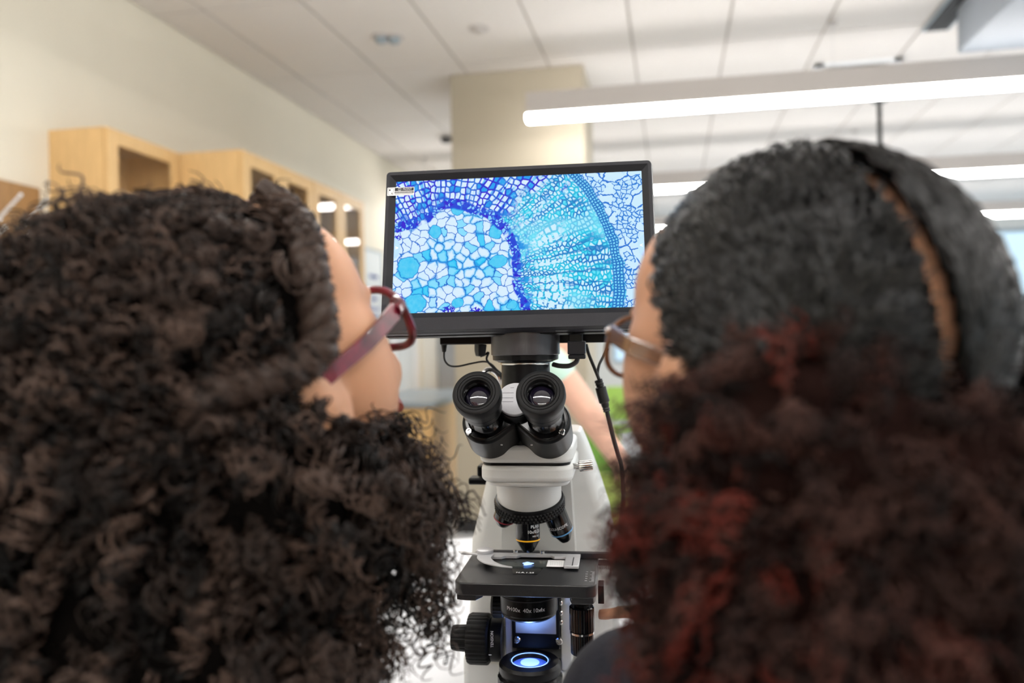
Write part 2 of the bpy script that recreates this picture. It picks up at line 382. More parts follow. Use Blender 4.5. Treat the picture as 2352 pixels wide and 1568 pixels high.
# slotted grille and white ceiling unit at upper right
t = thing('linear_grille', 'dark slotted grille in the ceiling beside the white unit', 'grille', (1.64, 5.00, ZC), math.radians(0))
MB().box((-.08, -.42, -.014), (.08, .42, 0)).build('frame', 'alu', t)
for i in range(5): box((-.064+i*.027, -.40, -.022), (-.046+i*.027, .40, -.014)).build('slat', 'black_base', t)
t = thing('ceiling_fan_coil', 'white box unit hung under the ceiling at upper right', 'air unit', (2.40, 4.62, 3.0))
box((-.75, -.45, 0), (.75, .45, ZC-3.0)).build('casing', 'casing', t, bevel=.012)
fr = MB().box((-.60, -.38, -.012), (-.05, -.12, 0)); fr.build('vent_frame', 'lamp_body', t)
for i in range(8): box((-.57+i*.064, -.36, -.02), (-.535+i*.064, -.14, -.012)).build('slat', 'black_base', t)
# black drop pole
p = at(2021, 330, 6.5)
t = thing('drop_pole', 'thin black pole hanging from the ceiling above the right head', 'pole', (p[0], p[1], ZC))
MB().cyl((0, 0, 0), (0, 0, -.50), .018, n=12).build('tube', 'black', t)
MB().lathe([(.06, 0), (.06, -.012)], n=20).build('ceiling_plate', 'black', t)
MB().lathe([(.02, -.50), (.05, -.52), (.05, -.57), (.02, -.58)], n=16).build('connector_head', 'black', t)

# ------------------------------------------------------------------ cabinets on the left wall
def cabinet(name, label, x0, x1, y0, y1, z0, z1, ndoor, shelves, sw=.07):
    t = thing(name, label, 'cabinet', (x0, y0, z0))
    W, D, H = x1-x0, y1-y0, z1-z0; th = .02
    mb = MB().box((0, 0, 0), (W-.022, th, H)).box((0, D-th, 0), (W-.022, D, H)).box((0, th, H-th), (W-.022, D-th, H)).box((0, th, 0), (W-.022, D-th, th))
    mb.build('carcass', 'maple', t)
    box((.001, th, th), (.012, D-th, H-th)).build('back_panel', 'maple_dark', t)
    for z in shelves: box((.012, th, z), (W-.05, D-th, z+.02)).build('shelf', 'maple_dark', t)
    dw = D/ndoor
    for i in range(ndoor):
        a, b = i*dw+.003, (i+1)*dw-.003; xa, xb = W-.02, W
        f = MB().box((xa, a, .003), (xb, a+sw, H-.003)).box((xa, b-sw, .003), (xb, b, H-.003)).box((xa, a+sw, H-.003-sw), (xb, b-sw, H-.003)).box((xa, a+sw, .003), (xb, b-sw, sw))
        d = f.build('door', 'maple', t, bevel=.0015)
        box((xa+.008, a+sw-.004, sw-.004), (xa+.012, b-sw+.004, H-sw+.001)).build('pane', 'cab_glass', d)
        hy = b-.03 if i % 2 == 0 else a+.03
        MB().tube(smooth_path([(xb, hy, .75*H if H < 1.2 else .42*H), (xb+.03, hy, .75*H-.01 if H < 1.2 else .42*H-.01), (xb+.03, hy, .75*H-.10 if H < 1.2 else .42*H-.10), (xb, hy, .75*H-.11 if H < 1.2 else .42*H-.11)], 12), .004).build('handle', 'steel', d)
    return t
cabinet('wall_cabinet', 'maple wall cabinet with single glass door, nearest the drying rack', XL, -2.59, 3.30, 3.862, 1.50, 2.413, 1, (.32, .62))
cabinet('tall_cabinet', 'deep maple cabinet with two glass doors beside the wall cabinet', XL, -2.222, 3.870, 4.715, 0, 2.413, 2, (.5, 1.0, 1.5, 1.95), .075)
cabinet('tall_cabinet', 'deep maple cabinet with two glass doors, farther one next to the whiteboard', XL, -2.222, 4.72, 5.565, 0, 2.413, 2, (.5, 1.0, 1.5, 1.95), .075)
# things inside the tall cabinets
def jar(p, r, h, m, label, k):
    t = thing('storage_jar', label, 'jar', p, 0, 'jars in the glass cabinets')
    MB().lathe([(r*.96, 0), (r, .004), (r, h*.78), (r*.75, h*.86), (r*.75, h*.9)], n=18).build('body', m, t)
    MB().lathe([(r*.8, h*.88), (r*.8, h), (r*.7, h+.004)], n=18).build('lid', 'black_base', t)
jar((-2.45, 4.47, 1.971), .05, .24, 'alu', 'grey metal jar on the top shelf behind the second glass door', 0)
jar((-2.45, 4.58, 1.971), .04, .20, 'white_gloss', 'white jar on the top shelf behind the second glass door', 1)
jar((-2.45, 5.0, 1.971), .05, .19, 'counter', 'blue-grey jar on the top shelf behind the third glass door', 2)
jar((-2.45, 5.30, 1.971), .05, .22, 'counter', 'blue-grey jar on the top shelf behind the fourth glass door', 3)
# drying rack board
t = thing('drying_rack', 'brown board with slanted white pegs on the cream wall', 'drying rack', (XL, 2.62, 1.55))
box((0, 0, 0), (.02, .60, .57)).build('board', 'rack', t, bevel=.003)
for r_, z in enumerate((.08, .235, .39)):
    for c_ in range(4):
        y = .07+c_*.145+(.06 if r_ % 2 else 0)
        if y < .58:
            pg = MB().cyl((.018, y, z), (.135, y, z+.10), .0075, .006, n=10); pg.ball((.137, y, z+.102), .0085, 10, 8)
            pg.lathe([(.014, 0), (.014, .006)], Matrix.Translation((.02, y, z+.002)) @ Matrix.Rotation(PI/2, 4, 'Y'), 12)
            pg.build('peg', 'white_gloss', t)
# whiteboard beyond the cabinets
t = thing('whiteboard', 'whiteboard with faint blue writing on the left wall', 'whiteboard', (XL, 6.2, 1.0))
box((0, 0, 0), (.018, 1.5, 1.27)).build('panel', 'whiteboard', t)
fr = MB().box((0, -.02, 1.27), (.024, 1.52, 1.29)).box((0, -.02, -.02), (.03, 1.52, 0)).box((0, -.02, 0), (.024, 0, 1.27)).box((0, 1.5, 0), (.024, 1.52, 1.27)); fr.build('frame', 'alu', t)
for (y, z, L) in ((1.15, 1.02, .22), (1.20, .80, .12), (1.0, .70, .40), (1.05, .62, .35)):
    MB().tube([(.019, y+L*i/24, z+.02*math.sin(i*1.7)) for i in range(25)], .005, 4).build('writing_line', 'marker', t)
d1 = struct(box((XL, 7.86, .005), (XL+.04, 8.78, 2.2)).build('door_1', 'white_gloss', bevel=.003), 'plain white door in the left wall')
box((XL+.04, 8.05, .3), (XL+.046, 8.60, 2.0)).build('door_panel', 'whiteboard', d1)
MB().cyl((XL+.04, 7.94, 1.0), (XL+.09, 7.94, 1.0), .012, n=12).cyl((XL+.085, 7.94, 1.0), (XL+.085, 8.05, 1.0), .010, n=12).build('door_handle', 'steel', d1)
# base cabinet with grey counter, and tan cabinet under grey tackboard at the room end
t = thing('counter_cabinet', 'light maple base cabinet under a grey counter left of the microscope', 'cabinet', (-2.40, 5.60, 0))
box((0, .02, .09), (.66, 1.5, .89)).build('carcass', 'maple', t)
box((.0, .05, 0), (.60, 1.5, .09)).build('plinth', 'black_base', t)
for i in range(2):
    d = box((.012+i*.326, 0, .10), (.326+i*.322, .02, .88)).build('door', 'maple', t, bevel=.002)
    MB().cyl((.29+i*.07, -.02, .62), (.29+i*.07, -.02, .76), .005, n=8).build('handle', 'steel', d)
tag(box((-2.42, 5.57, .89), (-1.72, 7.12, .93)).build('countertop', 'counter', bevel=.004), 'grey epoxy countertop on the maple base cabinet', 'countertop')
t = thing('base_cabinet', 'tan wooden base cabinet below the grey tackboard', 'cabinet', (-2.80, 8.40, 0))
box((0, .02, .06), (1.4, .64, .80)).build('carcass', 'oak', t)
for i in range(2):
    d = box((.004+i*.7, 0, .06), (.696+i*.7, .02, .795)).build('door', 'oak', t, bevel=.002)
    MB().ball((.60 if i == 0 else .80, -.012, .32), .016, 10, 8).build('knob', 'white_gloss', d)
box((.02, .04, 0), (1.38, .62, .06)).build('plinth', 'black_base', t)
tag(box((-2.72, 9.018, .81), (-1.4, 9.048, 2.2)).build('tackboard', 'grey_panel', bevel=.003), 'plain grey tackboard on the far partition wall', 'tackboard')

# ------------------------------------------------------------------ green chairs behind the table
def chair(name, loc, rz, label, m, sc=1.0):
    t = thing(name, label, 'chair', loc, rz, 'green plastic chairs')
    # seat: curved shell
    def shell(f, nu, nv, th):
        mb = MB(); vs = []; fs = []
        for side in (0, 1):
            for i in range(nu+1):
                for j in range(nv+1):
                    pnt = np.array(f(i/nu, j/nv)); vs.append(pnt+np.array((0, th if False else 0, 0)) if side == 0 else pnt+np.array(th))
        n = (nu+1)*(nv+1)
        for i in range(nu):
            for j in range(nv):
                a = i*(nv+1)+j; fs.append((a, a+1, a+nv+2, a+nv+1)); fs.append((n+a, n+a+nv+1, n+a+nv+2, n+a+1))
        for i in range(nu): a = i*(nv+1); b = a+nv; fs.append((a, a+nv+1, n+a+nv+1, n+a)); fs.append((b, n+b, n+b+nv+1, b+nv+1))
        for j in range(nv): a = j; b = nu*(nv+1)+j; fs.append((a, n+a, n+a+1, a+1)); fs.append((b, b+1, n+b+1, n+b))
        return mb.add(vs, fs, True)
    shell(lambda u, v: ((u-.5)*.46, (v-.5)*.44, .45+.03*(2*u-1)**2-.02*math.sin(v*PI)), 10, 8, (0, 0, -.012)).build('seat', m, t)
    shell(lambda u, v: ((u-.5)*(.44-.06*v*v), .21+.05*v-.04*(1-(2*u-1)**2)*-1, .50+.36*v), 10, 8, (0, .012, 0)).build('backrest', m, t)
    for sx in (-1, 1):
        for sy in (-1, 1):
            MB().tube(smooth_path([(sx*.17, sy*.15, .44), (sx*.19, sy*.19, .2), (sx*.21, sy*.22, 0)], 10), .012).build('leg', 'chrome', t)
        MB().tube(smooth_path([(sx*.16, .14, .44), (sx*.16, .215, .47), (sx*.15, .245, .58)], 10), .010).build('back_support', 'chrome', t)
    return t
p = at(1460, 1110, 3.3); chair('green_chair', (p[0], p[1]+.05, 0), math.radians(170), 'green plastic chair in a lit tone closest behind the microscope table', 'lime')
p = at(1385, 980, 4.3); chair('green_chair', (p[0], p[1], 0), math.radians(25), 'leaf green plastic chair behind the bending person\'s arm', 'green_shaded')
p = at(1438, 895, 8.2); chair('green_chair', (p[0], p[1], 0), math.radians(8), 'lime green plastic chair farthest from the table', 'green')

# ------------------------------------------------------------------ white lab table
t = thing('lab_table', 'white laminate lab table carrying the microscope', 'table', (0, 0, 0), 0)
TBL = .97
pf = [onZ(*q, TBL) for q in ((1050, 1236), (1390, 1213))]
ang = math.atan2(pf[1][1]-pf[0][1], pf[1][0]-pf[0][0])
t.rotation_euler = (0, 0, ang); t.location = (pf[0][0], pf[0][1], 0)
box((-1.1, -.98, TBL-.03), (1.5, 0, TBL)).build('table_top', 'table', t, bevel=.004)
for x in (-1.02, 1.42):
    for y in (-.92, -.06):
        box((x-.025, y-.025, 0), (x+.025, y+.025, TBL-.03)).build('leg', 'alu', t, bevel=.003)
MB().box((-1.02, -.07, TBL-.10), (1.42, -.05, TBL-.03)).box((-1.02, -.93, TBL-.10), (1.42, -.91, TBL-.03)).build('apron', 'alu', t)

# ------------------------------------------------------------------ the microscope (local: x right, y away from the viewer, z up from the table)
AX = at(1209, 1000, .835); SRZ = YAW-math.radians(7.5)
SC = thing('microscope', 'white and black trinocular microscope with lit stage', 'microscope', (AX[0], AX[1], TBL), SRZ)
HZ = CAM[2]-TBL                       # viewer height above the table
def Z(h): return HZ+h                 # height given relative to the viewer's eye level
# base
def rrect(x0, x1, y0, y1, r, n=6):
    pts = []
    for cx, cy, a0 in ((x1-r, y1-r, 0), (x0+r, y1-r, 90), (x0+r, y0+r, 180), (x1-r, y0+r, 270)):
        for k in range(n+1): a = math.radians(a0+90*k/n); pts.append((cx+r*math.cos(a), cy+r*math.sin(a)))
    return pts
MB().prism([(-.085, .065), (-.036, .055), (-.034, -.02)]+[(.036*math.cos(a), -.03+.036*math.sin(a)) for a in np.linspace(PI, 2*PI, 14)]+[(.036, -.02), (.038, .055), (.090, .065), (.090, .165), (.080, .175), (-.075, .175), (-.085, .165)], .006, .050).build('base', 'scope_white', SC, bevel=.008, seg=3)
for x in (-.065, .07, 0):
    for y in ((.09, .15) if x else (-.045,)): MB().cyl((x, y, 0), (x, y, .008), .012, n=16).build('foot', 'rubber', SC)
# arm: lofted column
secs = [(.045, -.084, .094, .070, .172), (.10, -.080, .092, .076, .168), (.175, -.077, .089, .080, .163), (.21, -.068, .084, .082, .160), (.25, -.058, .072, .082, .155), (.285, -.050, .060, .078, .150), (.305, -.044, .052, .068, .145)]
mb = MB(); vs = []; fs = []
for (z, xa, xb, ya, yb) in secs:
    for q in rrect(xa, xb, ya, yb, .016, 4): vs.append((q[0], q[1], z))
n = 20
for i in range(len(secs)-1):
    for k in range(n): fs.append((i*n+k, i*n+(k+1) % n, (i+1)*n+(k+1) % n, (i+1)*n+k))
fs += [tuple(reversed(range(n))), tuple((len(secs)-1)*n+k for k in range(n))]
arm = mb.add(vs, fs, True).build('arm', 'scope_white', SC, bevel=.002)
# raised centre rib of the arm
mb = MB()
rib = [(.05, -.044, .050, .066), (.175, -.043, .049, .072), (.25, -.040, .045, .074), (.30, -.036, .040, .064)]
vs = []; fs = []
for (z, xa, xb, y) in rib:
    vs += [(xa, .10, z), (xa+.004, y, z), (xb-.004, y, z), (xb, .10, z)]
for i in range(len(rib)-1):
    for k in range(3): fs.append((i*4+k, i*4+k+1, (i+1)*4+k+1, (i+1)*4+k))
mb.add(vs, fs, True).build('arm_rib', 'scope_white', SC)
# upper arm reaching forward to the head
MB().prism(rrect(-.044, .050, -.040, .145, .018), Z(-.144), Z(-.1262)).build('head_support', 'scope_white', SC, bevel=.005, seg=3)
# chamfered front under the support
mb = MB().prism(rrect(-.040, .046, -.036, .10, .022), Z(-.149), Z(-.142)); mb.build('support_underside', 'scope_white', SC, bevel=.006, seg=3)
mb = MB(); mb.lathe([(.031, -.003), (.031, .003)], Matrix.Translation((0, 0, Z(-.125))), 40); mb.prism(rrect(-.042, .047, -.038, .07, .014), Z(-.1268), Z(-.1238)); mb.build('seam', 'black', SC)
MB().prism(rrect(-.045, .050, -.040, .075, .016), Z(-.1245), Z(-.107)).build('head_base', 'scope_white', SC, bevel=.004, seg=3)
# chrome clamp screw at the right
mb = MB().cyl((.046, -.012, Z(-.1310)), (.056, -.014, Z(-.1310)), .003, n=14); mb.build('screw_shaft', 'chrome', SC)
def knurl(n_, d): return lambda k: 1-d*(k % 2)
MB().lathe([(.0045, 0), (.0055, .001), (.0055, .0135), (.0048, .0145)], Matrix.Translation((.055, -.0138, Z(-.1310))) @ Matrix.Rotation(PI/2-.1, 4, 'Y'), 40, wob=knurl(40, .06)).build('clamp_knob', 'chrome', SC)
# nosepiece: tilted turret
TILT = math.radians(18)
nrm = Vector((0, math.sin(TILT), -math.cos(TILT)))            # down and back
xa_ = Vector((1, 0, 0)); ya_ = nrm.cross(xa_)
front = Vector((0, -math.cos(TILT), -math.sin(TILT)))
RO = .0235
seat0 = Vector((0, 0, Z(-.186)))                              # where the active objective meets the turret
TC = seat0-front*RO
tm = frame_axes(TC, xa_, ya_, nrm)
MB().lathe([(.0345, -.040), (.0345, -.012), (.0335, -.010)], tm, 56).build('nosepiece_body', 'scope_white', SC)
tb = MB().lathe([(.0335, -.0115), (.0365, -.0105), (.037, -.009), (.037, .001), (.0355, .003), (.030, .0045), (.012, .0075)], tm, 72)
turret = tb.build('turret', 'black', SC)
kn = MB()                                                      # knurled grip
for row in range(3):
    for k in range(60):
        a = 2*PI*(k+.5*(row % 2))/60
        m_ = tm @ Matrix.Rotation(a, 4, 'Z') @ Matrix.Translation((.0372, 0, -.0068+row*.0034))
        kn.add([m_ @ Vector(q) for q in ((0, -.0014, -.0014), (0, .0014, -.0014), (0, .0014, .0014), (0, -.0014, .0014), (.0011, 0, 0))], [(0, 1, 4), (1, 2, 4), (2, 3, 4), (3, 0, 4)])
kn.build('knurled_grip', 'rubber', turret)
def objective(phi, L, r, band, bands_at, name_label, tip=.0055):
    # phi: turret angle, 0 = front (vertical)
    rad = front*math.cos(phi)+xa_*math.sin(phi)
    p0 = TC+rad*RO
    ax = (nrm*math.cos(TILT)+rad*math.sin(TILT)).normalized()
    xx = xa_-ax*xa_.dot(ax); xx.normalize(); yy = ax.cross(xx)
    m_ = frame_axes(p0, xx, yy, ax)
    o = MB().lathe([(r*.9, -.002), (r*.9, .004), (r, .0045), (r, L*.66), (r*.98, L*.68), (tip*1.25, L*.95), (tip, L)], m_, 40).build('objective', 'black_gloss', SC, label=name_label)
    MB().lathe([(r*1.008, bands_at), (r*1.012, bands_at+.0003), (r*1.012, bands_at+.0011), (r*1.008, bands_at+.0014)], m_, 40, caps=False).build('colour_band', band, o)
    MB().lathe([(tip*.7, L-.0005), (tip*.65, L+.0006), (.0005, L+.0009)], m_, 20).build('front_lens', 'lens', o)
    return o, m_, ax, p0
o1, m1, a1, p1 = objective(0, .0365, .0125, 'yellow', .0226, 'black objective with yellow band over the slide')
o2, m2, a2, p2 = objective(PI/2, .0445, .0125, 'blue_band', .0310, 'black objective with pale blue band')
o3, m3, a3, p3 = objective(-PI/2, .026, .0118, 'red_band', .0165, 'short black objective with red band')
o4, m4, a4, p4 = objective(PI, .038, .0125, 'white_print', .024, None)
# lettering on the objectives (text x along circumference, y up the barrel)
def barrel_text(o, m_, r, s, size, body, ang, mat_='white_print', name='lettering'):
    # point on the barrel at angle ang, distance s along the axis; axis points down so up = -axis
    rot = Matrix.Rotation(ang, 4, 'Z')
    loc = m_ @ rot @ Matrix.Translation((r+.0001, 0, s))
    # local frame of text: x tangent, y = -axis, z = outward
    R_ = Matrix(((0, 0, 1, 0), (-1, 0, 0, 0), (0, -1, 0, 0), (0, 0, 0, 1)))
    return text(name, body, size, loc @ R_, mat_, o, bend=r)
barrel_text(o1, m1, .0125, .0085, .0046, 'PLAN', PI/2-.80)
barrel_text(o1, m1, .0125, .0138, .0046, '10x/0.25', PI/2-.70)
barrel_text(o1, m1, .0125, .0185, .0024, 'WD 10.2', PI/2-.85)
barrel_text(o2, m2, .0125, .0225, .0043, 'ACCU-SCOPE', PI/2+.10)
# trinocular head -------------------------------------------------
a_ = Vector((0, -math.cos(PI/6), .5)); u_ = Vector((1, 0, 0)); v_ = Vector((0, .5, math.cos(PI/6)))      # eyepiece axis, right, up in the eyepiece plane
FC = Vector((-.0025, -.117, Z(-.0475)))          # midpoint between the eyepiece faces
HS = .0292
MB().prism(rrect(-.036, .036, -.030, .045, .014), Z(-.114), Z(-.070)).build('prism_block', 'black', SC, bevel=.006)
MB().lathe([(.036, Z(-.072)), (.036, Z(-.060)), (.0255, Z(-.056)), (.0255, Z(-.0255))], Matrix.Translation((0, .004, 0)), 48).build('trinocular_tube', 'black', SC)
MB().lathe([(.0262, Z(-.0265)), (.0265, Z(-.026)), (.0265, Z(-.0248)), (.0262, Z(-.0243))], Matrix.Translation((0, .004, 0)), 48).build('tube_ring', 'chrome', SC)
# hub with the interpupillary scale
hubc = FC-a_*.048+v_*.0155
hm = frame_axes(hubc, u_, v_, a_)
MB().lathe([(.0195, -.05), (.0195, -.004), (.0185, -.002)], hm, 48).build('hub', 'black', SC)
disc = MB().lathe([(.0172, -.003), (.0172, .0012), (.0166, .0018)], hm, 48).build('scale_disc', 'grey_disc', SC)
for k, (yy, tx) in enumerate(((.0118, '75'), (.0062, '7'), (.0008, '6'), (-.0032, '5'))):
    mk = MB().box((-.0125 if k else -.005, yy-.00013, .0018), (-.0015, yy+.00013, .00195), hm); mk.build('scale_mark', 'ink', disc)
    text('scale_number', tx, .0042, hm @ Matrix.Translation((.0035, yy, .0019)), 'ink', disc)
def teardrop(cx, r, hx, hr, n=28):
    # convex outline round a circle at cx (radius r) and one at hx (radius hr)
    pts = []
    for (c, rr) in ((cx, r), (hx, hr)):
        for k in range(64): a = 2*PI*k/64; pts.append((c+rr*math.cos(a), rr*math.sin(a)))
    pts = sorted(set((round(p[0], 6), round(p[1], 6)) for p in pts))
    def half(ps):
        o = []
        for p in ps:
            while len(o) > 1 and (o[-1][0]-o[-2][0])*(p[1]-o[-2][1])-(o[-1][1]-o[-2][1])*(p[0]-o[-2][0]) <= 0: o.pop()
            o.append(p)
        return o
    lo = half(pts); up_ = half(pts[::-1]); return lo[:-1]+up_[:-1]
for s in (-1, 1):
    em = frame_axes(FC+u_*HS*s, u_, v_, a_)          # eyepiece face frame, axis toward the viewer
    hs = MB().prism([(x, y-.001) for x, y in teardrop(.0005*s, .0235, -.020*s, .010)], -.104, -.060, em).build('prism_housing', 'black', SC, bevel=.0035, seg=3)
    MB().prism([(x, y-.001) for x, y in teardrop(.0005*s, .0205, -.019*s, .008)], -.062, -.0585, em).build('housing_plate', 'black_gloss', hs, bevel=.001)
    sm_ = em @ Matrix.Translation((.0155*s, -.0135, -.0585))
    MB().lathe([(.0032, -.004), (.0032, .0012), (.0027, .0018), (.0016, .0018), (.0014, .0006), (.0001, .0006)], sm_, 20).build('socket_screw', 'chrome', hs)
    for q in ((-.0145*s, -.020, -.075), (-.013*s, -.0185, -.098)):
        MB().lathe([(.0012, 0), (.0012, .0006)], em @ Matrix.Translation(q) @ Matrix.Rotation(PI/2, 4, 'X'), 10).build('set_screw', 'steel', hs)
    tubep = MB().lathe([(.0178, -.063), (.0178, -.058), (.0165, -.056), (.0165, -.040), (.0175, -.0395), (.0175, -.0385)], em, 48).build('eyepiece_tube', 'black_gloss', SC)
    ep = MB().lathe([(.0160, -.042), (.0160, -.036), (.0186, -.0345), (.0192, -.034), (.0192, -.027), (.0186, -.0265), (.0186, -.0255), (.0200, -.0245), (.0204, -.012)], em, 56).build('eyepiece', 'black', SC)
    cup = MB().lathe([(.0206, -.0135), (.0222, -.0125), (.0226, -.010), (.0226, -.0035), (.0218, -.0008), (.0204, 0), (.0178, -.0002), (.0176, -.0008), (.0172, -.0002), (.0152, -.0003), (.0150, -.0009), (.0146, -.0003), (.0132, -.0010), (.0128, -.006), (.0126, -.0075)], em, 64, caps=False).build('eyecup', 'rubber', ep)
    MB().lathe([(.0129, -.0060), (.0126, -.0062), (.0118, -.0095)], em, 56, caps=False).build('lens_ring', 'black_gloss', ep)
    ln = [(.0122*math.sin(t), -.0122+.0042*math.cos(t)) for t in np.linspace(PI/2, .02, 12)]
    MB().lathe(ln, em, 48).build('eye_lens', 'lens', ep)
# camera barrel between tube and monitor (belongs to the monitor below)
# stage -------------------------------------------------------------
SZ = Z(-.2365)
X0, X1, Y0, Y1 = -.0665, .0725, -.0675, .052
MB().prism(rrect(X0, X1, Y0, Y1, .011, 8), SZ-.0125, SZ).build('stage', 'black_matte', SC, bevel=.0012)
mb = MB().prism([(X0+.001, Y0+.012), (X0+.003, Y0+.003), (X0+.012, Y0+.001), (X0+.022, Y0+.001), (X0+.027, Y0+.012), (X0+.027, Y1-.01), (X0+.001, Y1-.01)], SZ-.0175, SZ-.012)
mb.prism([(X1-.026, Y0+.012), (X1-.024, Y0+.001), (X1-.012, Y0+.001), (X1-.003, Y0+.003), (X1-.001, Y0+.012), (X1-.001, Y1-.01), (X1-.026, Y1-.01)], SZ-.0185, SZ-.012)
mb.build('stage_rail', 'black_matte', SC, bevel=.0008)
mb = MB()
for k in range(16): mb.box((X1-.004-(.003 if k % 5 == 0 else .0012), Y0+.014+k*.0022, SZ), (X1-.0025, Y0+.0143+k*.0022, SZ+.0001))
mb.build('stage_scale', 'white_print', SC)
for k in range(5): text('scale_number', str(50-10*k), .0024, Matrix.Translation((X1-.0105, Y0+.016+k*.0075, SZ+.0001)), 'white_print', SC)
# condenser opening tongue in front of the slide
mb = MB().prism([(-.012, -.035), (.013, -.035), (.0165, -.012), (-.016, -.012)], SZ, SZ+.0004); mb.build('stage_opening', 'black_gloss', SC)
text('stage_lettering', 'N.A.1.25', .0052, Matrix.Translation((.000, -.0305, SZ+.0005)), 'white_print', SC)
# slide holder: back bar, right jaw, left spring finger
SH = SZ+.0008
MB().prism([(-.050, .010), (-.030, .010), (-.026, .0145), (-.014, .0145), (-.010, .020), (.022, .020), (.026, .0145), (.0385, .0145), (.0385, -.019), (.0535, -.019), (.0535, .0265), (-.050, .0265)], SH+.0012, SH+.0042).build('slide_holder', 'steel', SC, bevel=.0004)
MB().prism([(.0465, -.0175), (.0475, -.0175), (.0475, .012), (.0465, .012)], SH+.0042, SH+.0046).build('holder_groove', 'dark_plastic2', SC)
arc = [(-.0585, .012)]
outer = smooth_path([(-.066, .012, 0), (-.056, .010, 0), (-.054, -.002, 0), (-.044, -.019, 0), (-.028, -.030, 0), (-.0125, -.034, 0)], 26)
inner = smooth_path([(-.0125, -.0325, 0), (-.024, -.026, 0), (-.034, -.014, 0), (-.0395, .000, 0), (-.040, .016, 0), (-.066, .018, 0)], 26)
MB().prism([(p[0], p[1]) for p in list(outer)+list(inner)][::-1], SH+.0046, SH+.0062).build('spring_finger', 'steel', SC, bevel=.0003)
MB().prism([(-.066, .0125), (-.066, .0175), (-.077, .0225), (-.079, .0225), (-.074, .014)], SH+.0046, SH+.0060).build('finger_lever', 'steel', SC)
MB().lathe([(.0085, SH+.006), (.0090, SH+.007), (.0090, SH+.0092), (.0078, SH+.0098)], Matrix.Translation((-.049, .019, 0)), 36).build('finger_pivot', 'steel', SC)
for x in (-.0165, .0125): MB().lathe([(.0028, SH+.004), (.0028, SH+.0072), (.0022, SH+.0078)], Matrix.Translation((x, .0245, 0)), 18).build('holder_screw', 'chrome', SC)
MB().box((-.045, .0275, SZ), (.088, .036, SZ+.0055)).build('stage_slide_rail', 'dark_plastic', SC, bevel=.0005)
mb = MB()
for k in range(24): mb.box((.018+k*.0013, .0285, SZ+.0055), (.0186+k*.0013, .0325, SZ+.0057))
mb.build('rail_scale', 'ink', SC)
MB().box((X1, .010, SZ-.006), (X1+.016, .030, SZ-.0015)).build('rack_guide', 'dark_plastic', SC, bevel=.0005)
mb = MB()
for k in range(10): mb.box((X1+.0015*k+.0005, .008, SZ-.0052), (X1+.0015*k+.0012, .010, SZ-.0022))
mb.build('rack_teeth', 'white_print', SC)
MB().box((X1+.0005, -.028, SZ-.030), (X1+.0065, -.008, SZ-.012)).build('guide_block', 'black', SC, bevel=.0006)
# the glass slide is a thing of its own
SL = thing('glass_slide', 'glass specimen slide with white label on the microscope stage', 'slide', (AX[0], AX[1], TBL), SRZ)
box((-.037, -.0125, SZ+.0007), (.038, .0125, SZ+.0018)).build('glass', 'glass', SL)
box((.020, -.0123, SZ+.00185), (.0375, .0115, SZ+.0020)).build('paper_label', 'paper', SL)
mb = MB()
for k in range(4):
    for j in range(7): mb.box((.0225+j*.0018+k*.0003, .006-k*.004, SZ+.0020), (.0239+j*.0018+k*.0002, .0064-k*.004+.0006, SZ+.00205))
mb.build('label_writing', 'grey_panel', SL)
MB().prism([(.0052*math.cos(a)*(1+.25*math.sin(5*a)), -.003+.0060*math.sin(a)*(1+.2*math.cos(3*a))) for a in np.linspace(0, 2*PI, 36)[:-1]], SZ+.0018, SZ+.0019).build('specimen', 'led', SL)  # emissive: the light shining through the specimen is put into its material
# condenser and carrier
MB().lathe([(.028, SZ-.0135), (.0295, SZ-.016), (.0295, SZ-.029), (.030, SZ-.0292), (.030, SZ-.046), (.0285, SZ-.048), (.0285, SZ-.050), (.024, SZ-.053), (.020, SZ-.054)], Matrix.Translation((0, 0, 0)), 56).build('condenser', 'black', SC)
mb = MB().lathe([(.0302, SZ-.0293), (.0303, SZ-.0296), (.0303, SZ-.0304), (.0302, SZ-.0307)], None, 56, caps=False); mb.build('condenser_ring', 'dark_plastic', SC)
for tx, an in (('PH', -.62), ('100x', -.38), ('40x', .05), ('10x', .38), ('4x', .58)):
    m_ = Matrix.Rotation(-PI/2+an, 4, 'Z') @ Matrix.Translation((.0302, 0, SZ-.0385)) @ Matrix(((0, 0, 1, 0), (1, 0, 0, 0), (0, 1, 0, 0), (0, 0, 0, 1)))
    text('condenser_lettering', tx, .0058, m_, 'white_print', SC, bend=.0300)
MB().lathe([(.019, SZ-.0538), (.017, SZ-.0555), (.001, SZ-.0565)], None, 40).build('condenser_glow_lens', 'glow_glass', SC)  # no lamp: its emission stands in for the illuminator's light
MB().box((-.022, .026, .075), (.030, .070, SZ-.014)).build('condenser_carrier', 'black', SC, bevel=.001)
MB().box((-.018, .0245, Z(-.318)), (.026, .0265, Z(-.295))).build('carrier_lit_plate', 'grey_panel', SC, bevel=.0004)  # paler plate paints in the illuminator's light on the black carrier
for x, z in ((-.0165, Z(-.3255)), (.029, Z(-.3255))): MB().lathe([(.0040, -.001), (.0040, .002), (.003, .003), (.0018, .003), (.0016, .0015), (.0001, .0015)], Matrix.Translation((x, .0262, z)) @ Matrix.Rotation(PI/2, 4, 'X'), 18).build('carrier_screw', 'chrome', SC)
for z in (Z(-.285), Z(-.296), Z(-.306)): MB().lathe([(.003, 0), (.003, .002), (.0018, .003)], Matrix.Translation((.0305, .030, z)) @ Matrix.Rotation(PI/2, 4, 'X'), 14).build('side_screw', 'chrome', SC)
